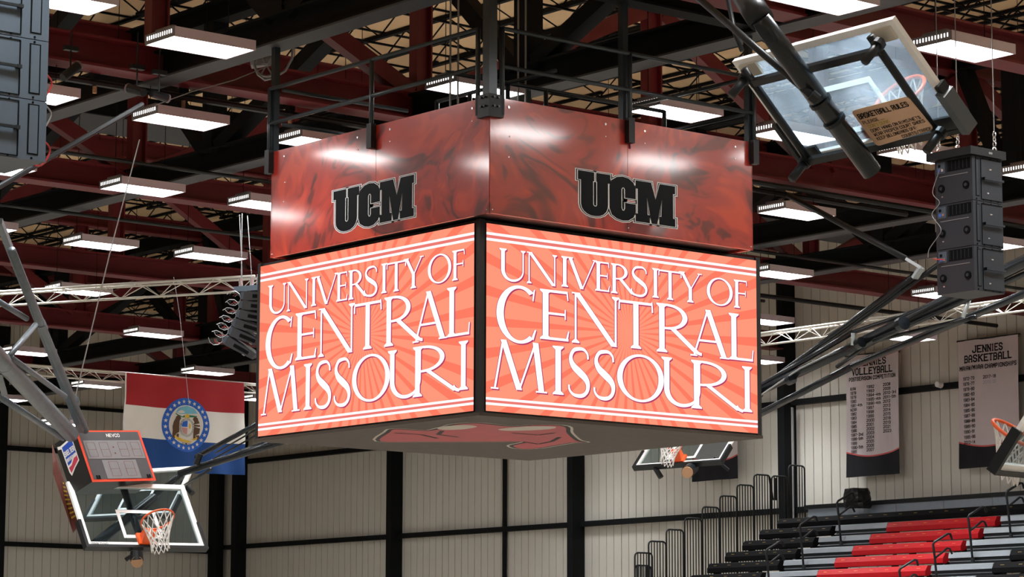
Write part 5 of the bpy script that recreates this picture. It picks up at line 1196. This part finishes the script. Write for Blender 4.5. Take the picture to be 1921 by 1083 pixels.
for px, py, i, lb in ((1436.9, 1035, 6, 'lowest handrail of the left bleacher aisle in front of the black benches'), (1750.4, 1021.6, 6, 'third handrail from the top of the right bleacher aisle, over the red benches'), (1687, 1071, 7, 'lowest handrail of the right bleacher aisle at the bottom edge')):
    p = at(px, py, 'X', RX[i]-.12); handrail(lb, (p.x+.09, p.y-.03, p.z-.98))
# covered bundle on the top row
def bag(label, c, sx, sy, sz):
    m = MB(); n, r = 18, 10; t = random.Random(3)
    for j in range(r+1):
        v = j/r; q = (1-(abs(2*v-1))**5)**.5 if 0 < v < 1 else .55
        for k in range(n):
            a = 2*math.pi*k/n; s = (abs(math.cos(a))**3.2+abs(math.sin(a))**3.2)**(-1/3.2); w = 1+.05*math.sin(5*a+3*v)+.04*t.uniform(-1, 1)
            m.v.append(V((c[0]+sx*s*math.cos(a)*(.75+.25*q)*w, c[1]+sy*s*math.sin(a)*(.75+.25*q)*w*(1-.1*v), c[2]+sz*v+.012*math.sin(4*a))))
    for j in range(r):
        for k in range(n): m.f.append((j*n+k, j*n+(k+1) % n, (j+1)*n+(k+1) % n, (j+1)*n+k))
    m.f.append(tuple(reversed(range(n)))); m.f.append(tuple(r*n+k for k in range(n)))
    o = m.build('covered_bundle', bag_black); return tag(o, label, 'bundle')
p = at(1606, 958, 'X', 48.35); bag('bundle covered in a black plastic bag standing on the top bleacher row', (48.4, p.y, p.z+.02), .26, .34, .5)
pz = p.z+.02; tag(MB().cyl((48.4, p.y-.05, RZ[0]+.002), (48.4, p.y-.05, pz+.01), .26, 18, .3).build('stand', panel_grey), 'grey round stand under the black covered bundle', 'stand')
# lamp fitting on the wall rail
w_ = at(1765, 722, 'X', XW-.22); t = thing('wall_light', 'small round white light on the black wall rail between the banners', 'light', w_)
MB().cyl(w_+V((-.002, 0, 0)), w_+V((-.14, 0, 0)), .09, 14, .07).build('globe', white_p, t); MB().bar(w_+V((.0, .25, .0)), w_+V((.0, .02, .0)), .05, .06).build('bracket', black_steel, t)

# ------------------------------------------------------------------ rigging details under the roof
def gadget_spot(label, px, py, d, px2, py2, r):
    t = thing('stage_light', label, 'stage light', at_d(px, py, d)); a, b_ = at_d(px, py, d), at_d(px2, py2, d-.2)
    MB().cyl(a, b_, r, 14, r*.85).build('lamp_body', black_steel, t); MB().cyl(a, a+(a-b_).normalized()*.03, r*1.02, 14).build('lens_rim', mat('lens_%d' % px, (.2, .15, .16), .4), t)
    m = (a+b_)/2; MB().tube([m+V((0, .0, r)), m+V((0, 0, max(r+.25, ZT+.0-m.z)))], .012, 8).build('yoke', black_steel, t); MB().bar(m+V((-.1, 0, r+.25)), m+V((.1, 0, r+.25)), .08, .06).build('clamp', black_steel, t); return t
gadget_spot('black stage light tube under the nearest red flange, left of centre', 243, 166, 36, 270, 174, .065)
gadget_spot('second black stage light pointing right on the lighting pipe', 312, 184, 36, 284, 175, .06)
gadget_spot('grey stage light beside the left loudspeaker stack', 146, 124, 36, 118, 146, .065)
hp = at_d(500, 122, 38); t = thing('rope_hoist', 'pale hoist motor with a spoked wheel left of the scoreboard railing', 'hoist', hp)
wh = lambda r, a, n=0.0: hp+(RT*math.cos(a)+UP*math.sin(a))*r+FW*n
MB().tube([wh(.16, 2*math.pi*k/20) for k in range(20)], .02, 6, True).build('wheel_rim', wire_grey, t)
for k in range(6): MB().tube([wh(.02, k*math.pi/3), wh(.16, k*math.pi/3)], .012, 5).build('spoke', wire_grey, t)
MB().cyl(at_d(470, 116, 38.1), at_d(520, 108, 38.1), .1, 12).build('motor', mat('hoist_grey', (.25, .22, .23), .5), t)
MB().tube([at_d(476, 122, 37.9), at_d(484, 140, 37.9), at_d(497, 150, 37.9), at_d(514, 146, 37.9), at_d(535, 133, 37.9), at_d(548, 110, 37.9), at_d(550, 85, 37.9)], .018, 7).build('hose_loop', wire_grey, t)
tag(MB().tube([at_d(508, 122, 37.8), at_d(440, 150, 37.2), at_d(360, 172, 36.8), at_d(290, 198, 36.4)], .008, 5).build('control_rope', wire_grey), 'thin rope running from the hoist wheel to the left under the red flange', 'rope')
tag(MB().tube([at_d(-12, 356, 33), at_d(267, 196, 35)], .036, 10).build('swing_pipe', black_steel), 'grey brown pipe slanting up from under the left loudspeaker stack', 'pipe')
